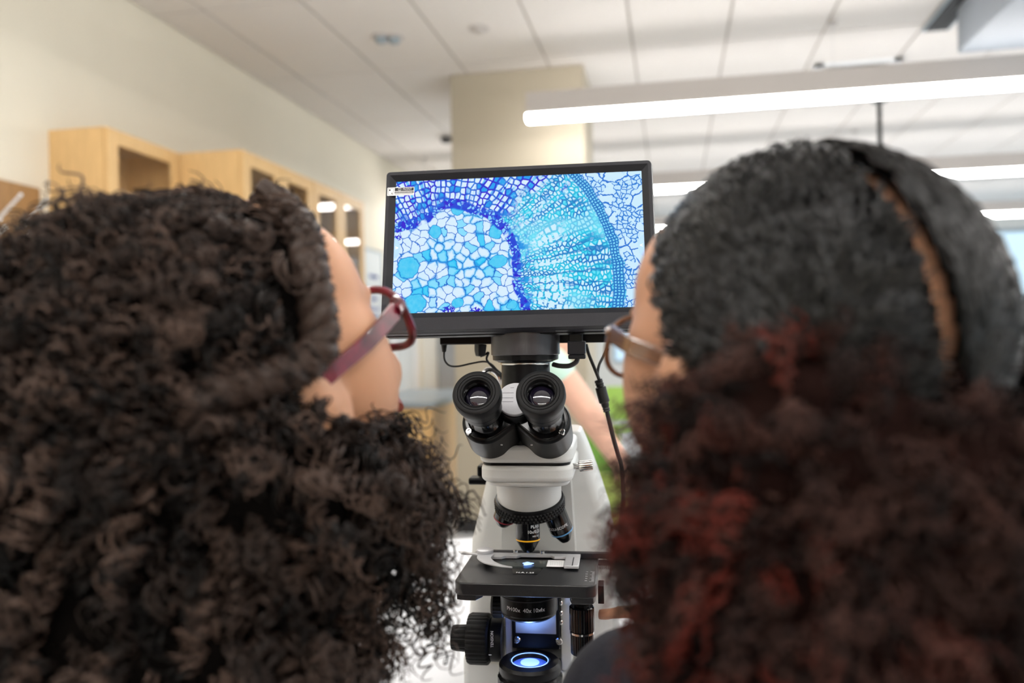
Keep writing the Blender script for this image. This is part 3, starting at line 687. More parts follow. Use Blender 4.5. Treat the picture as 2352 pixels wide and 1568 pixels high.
# white uprights either side of the carrier
MB().box((-.030, .030, .05), (-.0225, .085, SZ-.02)).box((.0305, .032, .05), (.042, .085, SZ-.02)).build('upright', 'scope_white', SC, bevel=.001)
def ribs(nr, d): return lambda k: 1-d*(1 if (k % nr) == 0 else 0)
RX = Matrix.Rotation(-PI/2, 4, 'Y')
# condenser height knob
MB().lathe([(.0125, 0), (.0135, .001), (.0135, .011), (.011, .0135), (.004, .014)], Matrix.Translation((-.0285, .016, Z(-.285))) @ RX, 60, wob=ribs(3, .05)).build('condenser_knob', 'rubber', SC)
# coarse and fine focus on the left
fm = Matrix.Translation((-.036, .028, Z(-.3265))) @ RX
MB().lathe([(.022, -.004), (.023, 0), (.023, .008), (.0215, .009), (.0215, .011)], fm, 48).build('tension_ring', 'black', SC)
m_ = Matrix.Translation((-.0405, .0045, Z(-.318))) @ Matrix.Rotation(PI/2, 4, 'X') @ Matrix.Rotation(PI/2, 4, 'Z')
text('ring_lettering', 'TENSION', .0042, m_, 'white_print', SC)
MB().box((-.0445, .0043, Z(-.335)), (-.0415, .0048, Z(-.3343))).build('ring_mark', 'white_print', SC)
MB().lathe([(.0245, .010), (.0265, .0115), (.0270, .013), (.0270, .031), (.0255, .034), (.016, .0355)], fm, 90, wob=ribs(3, .035)).build('coarse_knob', 'rubber', SC)
MB().lathe([(.0135, .035), (.0142, .037), (.0135, .050), (.0125, .0525), (.004, .053)], fm, 60, wob=ribs(4, .06)).build('fine_knob', 'rubber', SC)
# coaxial stage drive on the right
sx, sy = .0565, -.030
MB().cyl((sx, sy, SZ-.030), (sx, sy, SZ-.0180), .006, n=24).build('drive_shaft', 'chrome', SC)
MB().lathe([(.0075, SZ-.0315), (.0075, SZ-.0225), (.0065, SZ-.0215)], Matrix.Translation((sx, sy, 0)), 30).build('drive_collar', 'black', SC)
MB().lathe([(.0115, SZ-.0565), (.0125, SZ-.0555), (.0125, SZ-.0325), (.0115, SZ-.0315)], Matrix.Translation((sx, sy, 0)), 66, wob=ribs(3, .035)).build('drive_knob', 'black_gloss', SC)
MB().lathe([(.0122, SZ-.0585), (.0122, SZ-.0565)], Matrix.Translation((sx, sy, 0)), 40).build('drive_ring', 'chrome', SC)
MB().lathe([(.0105, SZ-.0795), (.0115, SZ-.0785), (.0115, SZ-.0590), (.0105, SZ-.0580)], Matrix.Translation((sx, sy, 0)), 66, wob=ribs(3, .035)).build('drive_knob', 'black_gloss', SC)
# illuminator in the base
iz = Z(-.336)
MB().lathe([(.034, .05), (.034, iz-.016), (.0312, iz-.014), (.0312, iz-.012)], None, 72, wob=ribs(4, .02)).build('illuminator_collar', 'black', SC)
MB().lathe([(.0312, iz-.013), (.0325, iz-.011), (.0325, iz-.004), (.030, iz-.001), (.0215, iz), (.0200, iz-.002), (.0190, iz-.006)], None, 64, caps=False).build('illuminator_rim', 'black', SC)
MB().lathe([(.0198, iz-.0008), (.0192, iz-.0003), (.0186, iz-.0010)], None, 56, caps=False).build('glow_ring', 'led', SC)
MB().lathe([(.0195, iz-.006), (.015, iz-.0045), (.0005, iz-.0035)], None, 48).build('field_lens', 'glow_glass', SC)
MB().lathe([(.0100, iz-.0032), (.0097, iz-.0026), (.0005, iz-.0022)], None, 40).build('led_window', 'led', SC)
ld = bpy.data.lights.new('illuminator_light', 'SPOT'); ld.energy = .35; ld.color = (.28, .48, 1.0); ld.spot_size = math.radians(110); ld.spot_blend = .6; ld.shadow_soft_size = .008
lo = bpy.data.objects.new('illuminator_light', ld); COL.objects.link(lo); lo.parent = SC; lo.location = (0, 0, iz+.002); lo.rotation_euler = (PI, 0, 0)
# black cable clip at the left of the arm
mb = MB().box((-.072, .105, Z(-.163)), (-.046, .130, Z(-.150))).box((-.082, .10, Z(-.172)), (-.056, .122, Z(-.164))).box((-.060, .11, Z(-.182)), (-.050, .128, Z(-.160)))
mb.build('cable_clip', 'black', SC, bevel=.002)

# ------------------------------------------------------------------ the monitor
Rm = Matrix.Rotation(math.radians(-6.14), 3, 'Y') @ Matrix.Rotation(math.radians(-13.26), 3, 'X') @ Matrix.Rotation(math.radians(1.42), 3, 'Z')
CB = Matrix(((RT[0], UP[0], -F0[0]), (RT[1], UP[1], -F0[1]), (RT[2], UP[2], -F0[2])))
mm = (CB @ Rm).to_4x4()
tc = Vector(CAM)+CB @ Vector((.00502, .10218, -.81326))
mm.translation = tc
MO = thing('monitor', 'dark grey camera monitor showing a blue plant cell cross section', 'monitor')
MO.matrix_world = mm
AW, AH = .257, .1446
L_, R_, B_, T_ = -AW/2, AW/2, -AH/2, AH/2
ol, orr, ot, ob = L_-.0115, R_+.0115, T_+.0115, B_-.0205
# bezel: outer lip, inner bevel, chin
MB().prism(rrect(ol, orr, ob, ot, .005, 5), -.030, -.004).build('case', 'dark_plastic', MO, bevel=.003)
def ring(o4_, i4, z_o, z_i):
    (a, b, c, d), (e, f, g, h) = o4_, i4
    vs = [(a, c, z_o), (b, c, z_o), (b, d, z_o), (a, d, z_o), (e, g, z_i), (f, g, z_i), (f, h, z_i), (e, h, z_i)]
    return vs, [(0, 1, 5, 4), (1, 2, 6, 5), (2, 3, 7, 6), (3, 0, 4, 7)]
mb = MB()
outer_ = rrect(ol, orr, ob, ot, .005, 5); n = len(outer_)
inn = rrect(L_-.0065, R_+.0065, B_-.0060, T_+.0065, .0008, 5)
vs = [(x, y, -.004) for x, y in outer_]+[(x, y, .0015) for x, y in rrect(ol+.0015, orr-.0015, ob+.0015, ot-.0015, .004, 5)]+[(x, y, .0015) for x, y in inn]
fs = []
for i in range(2):
    for k in range(n): fs.append((i*n+k, i*n+(k+1) % n, (i+1)*n+(k+1) % n, (i+1)*n+k))
mb.add(vs, fs, True).build('bezel', 'dark_plastic', MO)
v_b, f_b = ring((L_-.0065, R_+.0065, B_-.0060, T_+.0065), (L_-.0002, R_+.0002, B_-.0002, T_+.0002), .0015, -.0016)
MB().add(v_b, f_b).build('bezel_bevel', 'dark_plastic2', MO)
MB().box((ol+.002, ob-.0008, -.020), (orr-.002, ob+.0006, -.0165)).build('seam_line', 'black', MO)
# ---- picture on the screen: node-built plant tissue
class S:
    nt = None
    def __init__(s, k): s.k = k
    @staticmethod
    def mth(op, *a, clamp=False):
        n = S.nt.nodes.new('ShaderNodeMath'); n.operation = op; n.use_clamp = clamp
        for i, v in enumerate(a):
            if isinstance(v, S): S.nt.links.new(v.k, n.inputs[i])
            else: n.inputs[i].default_value = v
        return S(n.outputs[0])
    def __add__(s, o): return S.mth('ADD', s, o)
    __radd__ = __add__
    def __sub__(s, o): return S.mth('SUBTRACT', s, o)
    def __rsub__(s, o): return S.mth('SUBTRACT', o, s)
    def __mul__(s, o): return S.mth('MULTIPLY', s, o)
    __rmul__ = __mul__
    def __truediv__(s, o): return S.mth('DIVIDE', s, o)
def sstep(x, a, b):
    n = S.nt.nodes.new('ShaderNodeMapRange'); n.interpolation_type = 'SMOOTHSTEP'; n.clamp = True
    S.nt.links.new(x.k, n.inputs['Value'])
    lo, hi, t0, t1 = (a, b, 0, 1) if a < b else (b, a, 1, 0)
    n.inputs['From Min'].default_value = lo; n.inputs['From Max'].default_value = hi; n.inputs['To Min'].default_value = t0; n.inputs['To Max'].default_value = t1
    return S(n.outputs[0])
def vec(x, y):
    n = S.nt.nodes.new('ShaderNodeCombineXYZ')
    for i, v in enumerate((x, y)):
        if isinstance(v, S): S.nt.links.new(v.k, n.inputs[i])
        else: n.inputs[i].default_value = v
    return S(n.outputs[0])
def voro(v, scale, feat='DISTANCE_TO_EDGE', rnd=1.0):
    n = S.nt.nodes.new('ShaderNodeTexVoronoi'); n.voronoi_dimensions = '2D'; n.feature = feat
    S.nt.links.new(v.k, n.inputs['Vector']); n.inputs['Scale'].default_value = scale; n.inputs['Randomness'].default_value = rnd
    return S(n.outputs['Distance']) if feat == 'DISTANCE_TO_EDGE' else (S(n.outputs['Distance']), S(n.outputs['Color']))
def noise(v, scale, detail=2):
    n = S.nt.nodes.new('ShaderNodeTexNoise'); n.noise_dimensions = '2D'; S.nt.links.new(v.k, n.inputs['Vector'])
    n.inputs['Scale'].default_value = scale; n.inputs['Detail'].default_value = detail
    return S(n.outputs['Fac'])
def sep(v):
    n = S.nt.nodes.new('ShaderNodeSeparateXYZ'); S.nt.links.new(v.k, n.inputs[0]); return S(n.outputs[0]), S(n.outputs[1])
def mixc(f, a, b):
    n = S.nt.nodes.new('ShaderNodeMix'); n.data_type = 'RGBA'
    S.nt.links.new(f.k, n.inputs[0]) if isinstance(f, S) else setattr(n.inputs[0], 'default_value', f)
    for i, v in ((6, a), (7, b)):
        if isinstance(v, S): S.nt.links.new(v.k, n.inputs[i])
        else: n.inputs[i].default_value = lin(v)+(1,)
    return S(n.outputs[2])
def screen_material():
    m = bpy.data.materials.new('plant_tissue_screen'); m.use_nodes = True; S.nt = nt = m.node_tree
    b = nt.nodes['Principled BSDF']
    uv = nt.nodes.new('ShaderNodeUVMap'); uv.uv_map = 'UVMap'
    P0 = S(uv.outputs[0])
    x0, y0 = sep(P0)
    wx = noise(P0, 7)-.5; wy = noise(vec(x0+3.7, y0+1.3), 7)-.5
    fx = noise(P0, 28)-.5; fy = noise(vec(x0+9.1, y0+5.2), 28)-.5
    x = x0+wx*.04+fx*.021; y = y0+wy*.04+fy*.021
    P = vec(x, y)
    dx = x0+wx*.02-.36; dy = y0+wy*.02-.2
    r = S.mth('SQRT', dx*dx+dy*dy); th = S.mth('ARCTAN2', dy, dx)
    # pith boundary radius as a curve of the angle
    pts = [(0, .64), (.21, .70), (.34, .795), (.47, .815), (.61, .75), (.746, .675), (.817, .58), (.88, .45), (.89, .27), (.90, .16), (.95, 0)]
    cv = sorted((((math.atan2(q-.2, p-.36)+.8)/4.0), math.hypot(p-.36, q-.2)) for p, q in pts)
    fc = nt.nodes.new('ShaderNodeFloatCurve'); c = fc.mapping.curves[0]
    c.points[0].location = (0, .64); c.points[1].location = (1, .57)
    for (a, v) in cv: c.points.new(a, v)
    fc.mapping.update()
    nt.links.new(((th+.8)/4.0).k, fc.inputs['Value']); rb = S(fc.outputs[0])
    s = r-rb
    WHITE, CY, BLUE, DB, TEAL, VIO = (218, 238, 255), (112, 208, 244), (30, 105, 205), (18, 62, 214), (14, 160, 205), (62, 48, 205)
    # pith: big polygonal cells, smaller and darker toward the rim
    e1 = voro(P, 15.5, rnd=.85); f1, col1 = voro(P, 15.5, 'F1', .85)
    cr, cg = sep(col1)
    pith = mixc(sstep(cr, .74, .80), WHITE, (150, 222, 250))
    pith = mixc(sstep(cr, .90, .93), pith, (108, 208, 246))
    glow = sstep(e1, .28, .03)
    pith = mixc(glow*sstep(noise(P0, 4.2), .42, .62)*.8, pith, (70, 190, 240))
    # large cyan ducts
    def E(cx, cy, rx, ry):
        u = (x-cx)/rx; v = (y-cy)/ry; return S.mth('SQRT', u*u+v*v)
    blobs = [(.457, .765, .055, .045), (.30, .60, .05, .055), (.735, .585, .05, .06), (.755, .36, .062, .045), (.108, .335, .085, .085), (.16, .065, .085, .075), (.47, .065, .045, .04), (.85, .04, .04, .035)]
    pith = mixc(sstep(f1, .56, .78)*.7, pith, (70, 150, 226))
    lines = sstep(e1, .060, .015)
    pith = mixc(lines, pith, BLUE)
    for q in blobs:
        d = E(*q)
        pith = mixc(sstep(d, 1.06, .92), pith, (34, 130, 214)); pith = mixc(sstep(d, .95, .86), pith, mixc(noise(P0, 30), (88, 196, 240), (128, 214, 246)))
    # violet nests
    for q in ((.03, .10, .06, .05), (.41, .015, .05, .03), (.60, .01, .04, .02), (.03, .57, .03, .025)):
        d = E(*q); e3 = voro(P, 42)
        pith = mixc(sstep(d, 1.1, .8)*sstep(e3, .24, .12), pith, (52, 40, 205))
    # outer tissue in polar cells
    rr = r+wx*.012
    pl = vec(th*19.0, rr*21.0); el = voro(pl, 1.0, rnd=.5); fl, cl = voro(pl, 1.0, 'F1', .5); clr, clg = sep(cl)
    left = mixc(sstep(el, .18, .06), mixc(sstep(clr, .78, .82), WHITE, (60, 160, 235)), mixc(sstep(noise(vec(th*9, rr*1.5), 1.0), .4, .6), (30, 110, 215), VIO))
    st = sstep(noise(vec(th*26.0, rr*2.2), 1.0), .56, .66)
    left = mixc(st*.95, left, mixc(sstep(el, .30, .12), (120, 200, 245), (44, 60, 210)))
    pr = vec(th*30.0, rr*38.0); er = voro(pr, 1.0, rnd=.85); fr_, cr_ = voro(pr, 1.0, 'F1', .85); crr, crg = sep(cr_)
    edgec = mixc(sstep(noise(vec(th*16, rr*3), 1.0), .42, .6), (40, 190, 225), (10, 120, 200))
    right = mixc(sstep(er, .26, .08), mixc(sstep(crr, .70, .8), (206, 240, 253), (120, 224, 244)), edgec)
    st2 = sstep(noise(vec(th*34.0, rr*4.0), 1.0), .57, .68)
    right = mixc(st2*.75, right, (8, 116, 196))
    haze = sstep(noise(P0, 2.6), .48, .72)
    right = mixc(haze*.62, right, (150, 232, 250))
    # rows of pale vessels near the pith on the right
    pv = vec(th*13.0, rr*23.0); ev = voro(pv, 1.0, rnd=.55)
    right = mixc(sstep(ev, .10, .2)*sstep(noise(vec(th*10.0+4, rr*2.0), 1.0), .50, .60)*sstep(s, .05, .12)*sstep(s, .42, .3), right, (212, 240, 255))
    outer = mixc(sstep(th+wx*.8, .98, .68), left, right)
    # cambium arc and cortex
    pc = vec(th*56.0, rr*48.0); ec = voro(pc, 1.0, rnd=.35)
    camb = mixc(sstep(ec, .30, .12), (140, 216, 244), (12, 110, 196))
    arc_d = S.mth('ABSOLUTE', r-1.235)
    outer = mixc(sstep(arc_d, .05, .03), outer, camb)
    eb = voro(P, 9.5, rnd=.9); es = voro(P, 30, rnd=.95); vb = sstep(noise(vec(x0+2.2, y0+.4), 9.0), .50, .53)
    cort = mixc(sstep(es, .16, .05), (198, 230, 252), (32, 120, 212))
    big = mixc(sstep(eb, .07, .02), (208, 236, 254), (34, 112, 208))
    cort = mixc(vb, cort, big)
    outer = mixc(sstep(r+wx*.05, 1.262, 1.275), outer, cort)
    # dark sheath round the pith
    ek = voro(P, 44); fk, ck = voro(P, 44, 'F1'); ckr, ckg = sep(ck)
    sheath = mixc(sstep(ek, .10, .22)*sstep(ckr, .45, .55), mixc(sstep(ckg, .6, .7), DB, (66, 52, 206)), (150, 210, 248))
    col = mixc(sstep(s, -.012, .012), pith, outer)
    sw = sstep(S.mth('ABSOLUTE', s+.004+wy*.05), .042, .026)
    col = mixc(sw*sstep(noise(vec(th*5.0, 1.0), 1.0), .30, .42), col, sheath)
    halo = sstep(s, .16, .02)*sstep(s, -.02, .0)
    col = mixc(halo*sstep(noise(P0, 16), .50, .66)*.75, col, (24, 104, 220))
    hs = nt.nodes.new('ShaderNodeHueSaturation'); nt.links.new(col.k, hs.inputs['Color']); hs.inputs['Saturation'].default_value = 1.12
    nt.links.new(hs.outputs[0], b.inputs['Emission Color']); b.inputs['Emission Strength'].default_value = 1.0
    m.cycles.emission_sampling = 'NONE'
    b.inputs['Base Color'].default_value = (.01, .01, .012, 1); b.inputs['Roughness'].default_value = .35; b.inputs['Specular IOR Level'].default_value = .08
    return m
M['screen'] = screen_material()
me = bpy.data.meshes.new('screen'); me.from_pydata([(L_, B_, -.0016), (R_, B_, -.0016), (R_, T_, -.0016), (L_, T_, -.0016), (L_, B_, -.003), (R_, B_, -.003), (R_, T_, -.003), (L_, T_, -.003)], [], [(0, 1, 2, 3), (4, 7, 6, 5), (0, 4, 5, 1), (1, 5, 6, 2), (2, 6, 7, 3), (3, 7, 4, 0)])
uvl = me.uv_layers.new(name='UVMap'); asp = AW/AH
for lp in me.loops:
    vco = me.vertices[lp.vertex_index].co; uvl.data[lp.index].uv = ((vco.x-L_)/AW*asp, (vco.y-B_)/AH)
me.materials.append(M['screen']); scr = bpy.data.objects.new('screen', me); COL.objects.link(scr); scr.parent = MO; scr['label'] = 'lit screen with a blue stained plant stem section'
M['ui_grey'] = mat('screen_menu_tab', (120, 150, 190), .4, var=0, emit=(140, 172, 205), estr=.8)
M['ui_white'] = mat('screen_menu_arrow', (235, 240, 250), .4, var=0, emit=(235, 242, 255), estr=1)
for s, xe in ((1, L_), (-1, R_)):
    yc = B_+AH*(.485 if s == 1 else .44)
    pts = [(xe+s*.0065*math.cos(a), yc+.0115*math.sin(a)) for a in np.linspace(-PI/2, PI/2, 16)]
    if s == -1: pts = pts[::-1]
    tb_ = MB().prism(pts, -.0015, -.0013).build('menu_tab', 'ui_grey', scr)
    text('menu_arrow', '>' if s == 1 else '<', .006, Matrix.Translation((xe+s*.003, yc, -.00125)), 'ui_white', scr)
# protective-film sticker at the upper left
st = thing('film_sticker', 'small white sticker printed FRONT on the monitor\'s upper left corner', 'sticker')
st.matrix_world = mm @ Matrix.Translation((L_+.0060, T_-.0125, .0019)) @ Matrix.Rotation(math.radians(-.6), 4, 'Z')
MB().prism(rrect(-.0145, .0145, -.0046, .0046, .001), -.0001, .0001).build('film', 'paper', st)
MB().box((-.0065, .0004, .0001), (.0138, .0040, .00018)).box((-.0065, -.0022, .0001), (.0138, -.0002, .00018)).build('black_band', 'ink', st)
text('lettering', 'FRONT', .0030, Matrix.Translation((.0070, .0022, .0002)), 'white_print', st)
text('numeral', '2', .0026, Matrix.Translation((-.0012, .0022, .0002)), 'white_print', st)
MB().tube([(-.0012+.0016*math.cos(a), .0022+.0016*math.sin(a), .0002) for a in np.linspace(0, 2*PI, 24)[:-1]], .00015, 4, True).build('circle', 'white_print', st)
mb = MB(); mk2 = MB()
for k in range(14): mb.box((-.0058+k*.00135, -.0010, .00018), (-.0050+k*.00135, -.0006, .00022)); mb.box((-.0058+k*.00135, -.0018, .00018), (-.0049+k*.00135, -.0014, .00022)); mk2.box((-.0062+k*.0014, -.0034, .0001), (-.0052+k*.0014, -.0029, .00016))
mb.build('small_print', 'white_print', st); mk2.build('small_print', 'ink', st)
pk = MB().tube([(q[0], q[1], .00012) for q in rrect(-.0135, -.0080, -.0036, .0038, .0008, 3)], .00016, 4, True)
pk.prism([(-.0104, -.0022), (-.0086, -.0030), (-.0092, -.0010)], .0001, .0002).prism([(-.0126, .0008), (-.0110, .0008), (-.0110, .0026), (-.0126, .0026)], .0001, .00018); pk.build('pictogram', 'ink', st)
# camera barrel, port box, plugs under the monitor, built upright in the microscope's frame but carried by the monitor
def to_mo(o):
    base = Matrix.Translation((AX[0], AX[1], TBL)) @ Matrix.Rotation(SRZ, 4, 'Z')
    o.data.transform(mm.inverted() @ base); return o
to_mo(MB().lathe([(.0355, Z(-.0165)), (.0362, Z(-.016)), (.0362, Z(.006)), (.0362, Z(.026))], Matrix.Translation((0, .004, 0)), 64).build('camera_barrel', 'barrel', MO))
to_mo(MB().lathe([(.029, Z(-.0235)), (.0345, Z(-.0215)), (.0348, Z(-.0162))], Matrix.Translation((0, .004, 0)), 64).build('barrel_ring', 'black', MO))
to_mo(MB().lathe([(.0245, Z(-.0243)), (.029, Z(-.0240)), (.029, Z(-.0225))], Matrix.Translation((0, .004, 0)), 56).build('barrel_flange', 'black_gloss', MO))
to_mo(MB().box((-.098, .030, Z(-.0050)), (.092, .058, Z(.020))).build('port_box', 'black', MO, bevel=.0015))
# usb dongle at the right
t = thing('usb_dongle', 'small grey usb plug hanging under the monitor\'s right side', 'plug', (AX[0], AX[1], TBL), SRZ)
MB().box((.047, -.012, Z(-.0035)), (.0605, .006, Z(.0100))).build('metal_plug', 'black', t, bevel=.0006)
MB().prism([(.0455, -.016), (.0635, -.016), (.0635, .006), (.0455, .006)], Z(-.0165), Z(-.0030)).build('body', 'dark_plastic', t, bevel=.001)
MB().prism([(.0460, -.0155), (.0635, -.0155), (.0635, .005), (.0460, .005)], Z(-.0212), Z(-.0168)).build('cap', 'dark_plastic2', t, bevel=.001)
MB().tube(smooth_path([(.055, -.006, Z(-.021)), (.053, -.005, Z(-.025)), (.046, -.003, Z(-.0285)), (.036, 0, Z(-.0285)), (.029, .004, Z(-.027))], 20), .0026, 10).build('lead', 'barrel', t)
# cables
def pxs(pts): return [at(*p) for p in pts]
t = thing('power_cable', 'thin black power cable looping below the monitor\'s left side', 'cable', (0, 0, 0))
MB().tube(smooth_path(pxs([(1020, 806, .885), (1021, 826, .885), (1032, 839, .886), (1052, 841, .887), (1085, 834, .888), (1112, 830, .889), (1128, 836, .89), (1140, 848, .89), (1160, 870, .90), (1180, 930, .93), (1190, 1000, .99)]), 50), .0011, 8).build('lead', 'cable', t)
MB().tube(pxs([(1020, 786, .885), (1020, 790, .885), (1020, 808, .885)]), .003, 12, rad=[.0036, .0036, .0022]).build('jack', 'cable', t)
t = thing('video_cable', 'black cable with bulky plug beside the microscope\'s trinocular tube', 'cable', (0, 0, 0))
MB().tube(pxs([(1104, 790, .885), (1103, 806, .885), (1103, 818, .885)]), .005, 4, rad=[.0075, .0070, .0055]).build('plug', 'cable', t, bevel=.001)
MB().tube(smooth_path(pxs([(1103, 818, .885), (1112, 815, .886), (1122, 810, .887), (1118, 826, .888), (1135, 846, .89), (1148, 858, .895), (1170, 900, .92), (1185, 980, .99)]), 40), .0013, 8).build('lead', 'cable', t)
MB().tube(smooth_path(pxs([(1106, 862, .90), (1118, 850, .90), (1133, 850, .90), (1146, 862, .90), (1150, 880, .905)]), 20), .0035, 10).build('metal_collar', 'chrome', t)
t = thing('splitter_cable', 'black cable with moulded splitter hanging right of the microscope', 'cable', (0, 0, 0))
MB().tube(smooth_path(pxs([(1346, 790, .86), (1352, 812, .86), (1364, 842, .855), (1374, 866, .85), (1378, 876, .85)]), 26), .0018, 10).build('lead', 'cable', t)
MB().tube(smooth_path(pxs([(1395, 800, .87), (1386, 818, .87), (1376, 838, .86), (1373, 858, .853), (1377, 876, .85)]), 26), .0016, 10).build('lead', 'cable', t)
sp = pxs([(1374, 872, .85), (1378, 884, .85), (1382, 900, .85), (1389, 925, .85), (1394, 945, .85)])
MB().tube(smooth_path(sp, 30), .004, 14, rad=[.0042+(.0006 if (i < 8 and i % 3 == 0) or (i > 23 and i % 2 == 0) else 0)+(.0016 if 9 < i < 22 else 0)-(.0008 if i > 23 else 0) for i in range(30)]).build('splitter', 'cable', t)
MB().tube(smooth_path(pxs([(1394, 944, .85), (1400, 970, .85), (1410, 1010, .85), (1420, 1045, .85), (1428, 1075, .86), (1432, 1150, .88), (1425, 1240, .93)])+[onZ(1425, 1330, TBL+.006), onZ(1440, 1310, TBL+.006), onZ(1600, 1300, TBL+.006)], 60), .0024, 10).build('lead', 'cable', t)
t = thing('table_cable', 'thin dark cable lying on the white table behind the microscope', 'cable', (0, 0, 0))
MB().tube(smooth_path([onZ(1384, 1228, TBL+.002), onZ(1392, 1240, TBL+.002), onZ(1405, 1258, TBL+.002), onZ(1440, 1275, TBL+.002), onZ(1520, 1280, TBL+.002)], 24), .0016, 8).build('lead', 'cable', t)

# ------------------------------------------------------------------ people
def remesh(name, mb, voxel, smooth, m, parent=None, noise_amp=0, extra=None):
    me = mb.mesh(name+'_src'); o = bpy.data.objects.new(name+'_src', me); COL.objects.link(o)
    r = o.modifiers.new('r', 'REMESH'); r.mode = 'VOXEL'; r.voxel_size = voxel
    if smooth:
        sm_ = o.modifiers.new('s', 'SMOOTH'); sm_.factor = .5; sm_.iterations = smooth
    dg = bpy.context.evaluated_depsgraph_get(); out = bpy.data.meshes.new_from_object(o.evaluated_get(dg)); bpy.data.objects.remove(o)
    out.name = name; out.materials.clear(); out.materials.append(M[m])
    out.polygons.foreach_set('use_smooth', [True]*len(out.polygons))
    ob = bpy.data.objects.new(name, out); COL.objects.link(ob)
    if parent is not None: ob.parent = parent
    return ob
def cap(mb, p0, p1, r0, r1, n=14):
    """tapered limb with round ends"""
    p0 = Vector(p0); p1 = Vector(p1); d = p1-p0; L = d.length
    q = Vector((0, 0, 1)).rotation_difference(d.normalized()).to_matrix().to_4x4(); q.translation = p0
    pr = [(max(r0*math.cos(t), .0002), r0*math.sin(t)) for t in np.linspace(-PI/2, 0, 5)]+[(max(r1*math.cos(t), .0002), L+r1*math.sin(t)) for t in np.linspace(0, PI/2, 5)]
    mb.lathe(pr, q, n)
def limb(mb, pts, rs):
    for i in range(len(pts)-1): cap(mb, pts[i], pts[i+1], rs[i], rs[i+1])
def hand(mb, wrist, fwd, nrm_, side, curl, sc=1.0, spread=.25):
    """palm, four unequal fingers and a thumb leaving the side of the palm; side=+1 puts the thumb on fwd x nrm"""
    f = Vector(fwd).normalized(); n = Vector(nrm_); n = (n-f*n.dot(f)).normalized(); s = f.cross(n)*side
    w = Vector(wrist)
    for t in (-1, -.35, .35, 1):
        cap(mb, w+s*t*.012*sc, w+f*.085*sc+s*t*.030*sc, .0125*sc, .0115*sc)
    for k, (off, L) in enumerate(((.030, .070), (.0105, .078), (-.0105, .073), (-.030, .058))):
        base = w+f*.085*sc+s*off*sc; d = (f+s*off*spread*8).normalized(); p = base; c = curl[k+1]
        for j, fr in enumerate((.45, .31, .24)):
            d = (d*math.cos(c)+n*math.sin(c)).normalized(); q = p+d*L*fr*sc; cap(mb, p, q, (.0088-.0007*j)*sc, (.0083-.0008*j)*sc); p = q
            c = curl[k+1]*(1.1 if j == 0 else .8)
    p = w+f*.028*sc+s*.022*sc; d = (f*.65+s*.75+n*.15).normalized(); c = curl[0]
    for L, r in ((.038, .0120), (.030, .0100), (.024, .0090)):
        q = p+d*L*sc; cap(mb, p, q, r*sc, (r-.001)*sc); p = q; d = (d+(f*.5+n*c-s*.25)).normalized()
def head_prims(mb, H, sc=1.0):
    """skull, face, nose, lips, chin, ears; H: head matrix, +Y is where the face looks"""
    R3 = H.to_3x3()
    def e(c, r): mb.ball(H @ Vector(tuple(v*sc for v in c)), tuple(v*sc for v in r), 24, 16, R3)
    e((0, -.012, .018), (.076, .094, .087)); e((0, .028, .012), (.066, .070, .070)); e((0, .032, -.045), (.056, .060, .072))
    e((0, .066, -.098), (.026, .022, .020)); e((0, .040, -.085), (.046, .046, .032)); e((0, .083, .012), (.048, .016, .012))
    for s in (-1, 1):
        e((s*.036, .068, -.038), (.022, .022, .020)); e((s*.034, .079, .012), (.022, .012, .008))
        e((s*.0745, -.004, -.022), (.007, .020, .031)); e((s*.080, -.010, -.012), (.006, .014, .018)); e((s*.079, -.002, -.043), (.006, .009, .010))
        e((s*.030, .078, -.012), (.014, .010, .009)); e((s*.010, .098, -.048), (.008, .010, .007))
    for s in (-1, 1): e((s*.042, .040, -.016), (.030, .042, .062)); e((s*.030, .052, .028), (.036, .036, .050))
    e((0, .046, .046), (.056, .046, .048))
    p = [Vector((0, .090, .004)), Vector((0, .101, -.024)), Vector((0, .109, -.045))]
    for a, b, r0, r1 in ((p[0], p[1], .0085, .010), (p[1], p[2], .010, .0115)): cap(mb, H @ (a*sc), H @ (b*sc), r0*sc, r1*sc)
    e((0, .092, -.070), (.024, .011, .006)); e((0, .092, -.081), (.021, .011, .007))
def face_parts(root, H, sc=1.0, brow='hair_l_core'):
    R3 = H.to_3x3()
    for s in (-1, 1):
        ey = MB().ball(H @ Vector((s*.030*sc, .081*sc, -.010*sc)), .0105*sc, 16, 12, R3).build('eye', 'eye', root)
        MB().ball(H @ Vector((s*.030*sc, .0885*sc, -.010*sc)), (.0052*sc, .0035*sc, .0052*sc), 12, 8, R3).build('iris', 'iris', ey)
        MB().tube([H @ (Vector((s*x, y, z))*sc) for x, y, z in ((.014, .0965, .011), (.028, .0945, .0165), (.044, .0845, .013))], .003, 8, rad=[.0030*sc, .0034*sc, .0016*sc]).build('eyebrow', brow, root)
    MB().tube([H @ (Vector((x, y, z))*sc) for x, y, z in ((-.022, .092, -.0765), (-.008, .1035, -.0735), (0, .1045, -.0748), (.008, .1035, -.0735), (.022, .092, -.0765))], .0042*sc, 8).build('lips', 'lip', root)
def headmtx(c, yaw, pitch, roll):
    m = Matrix.Rotation(yaw, 4, 'Z') @ Matrix.Rotation(roll, 4, 'Y') @ Matrix.Rotation(pitch, 4, 'X'); m.translation = Vector(c); return m

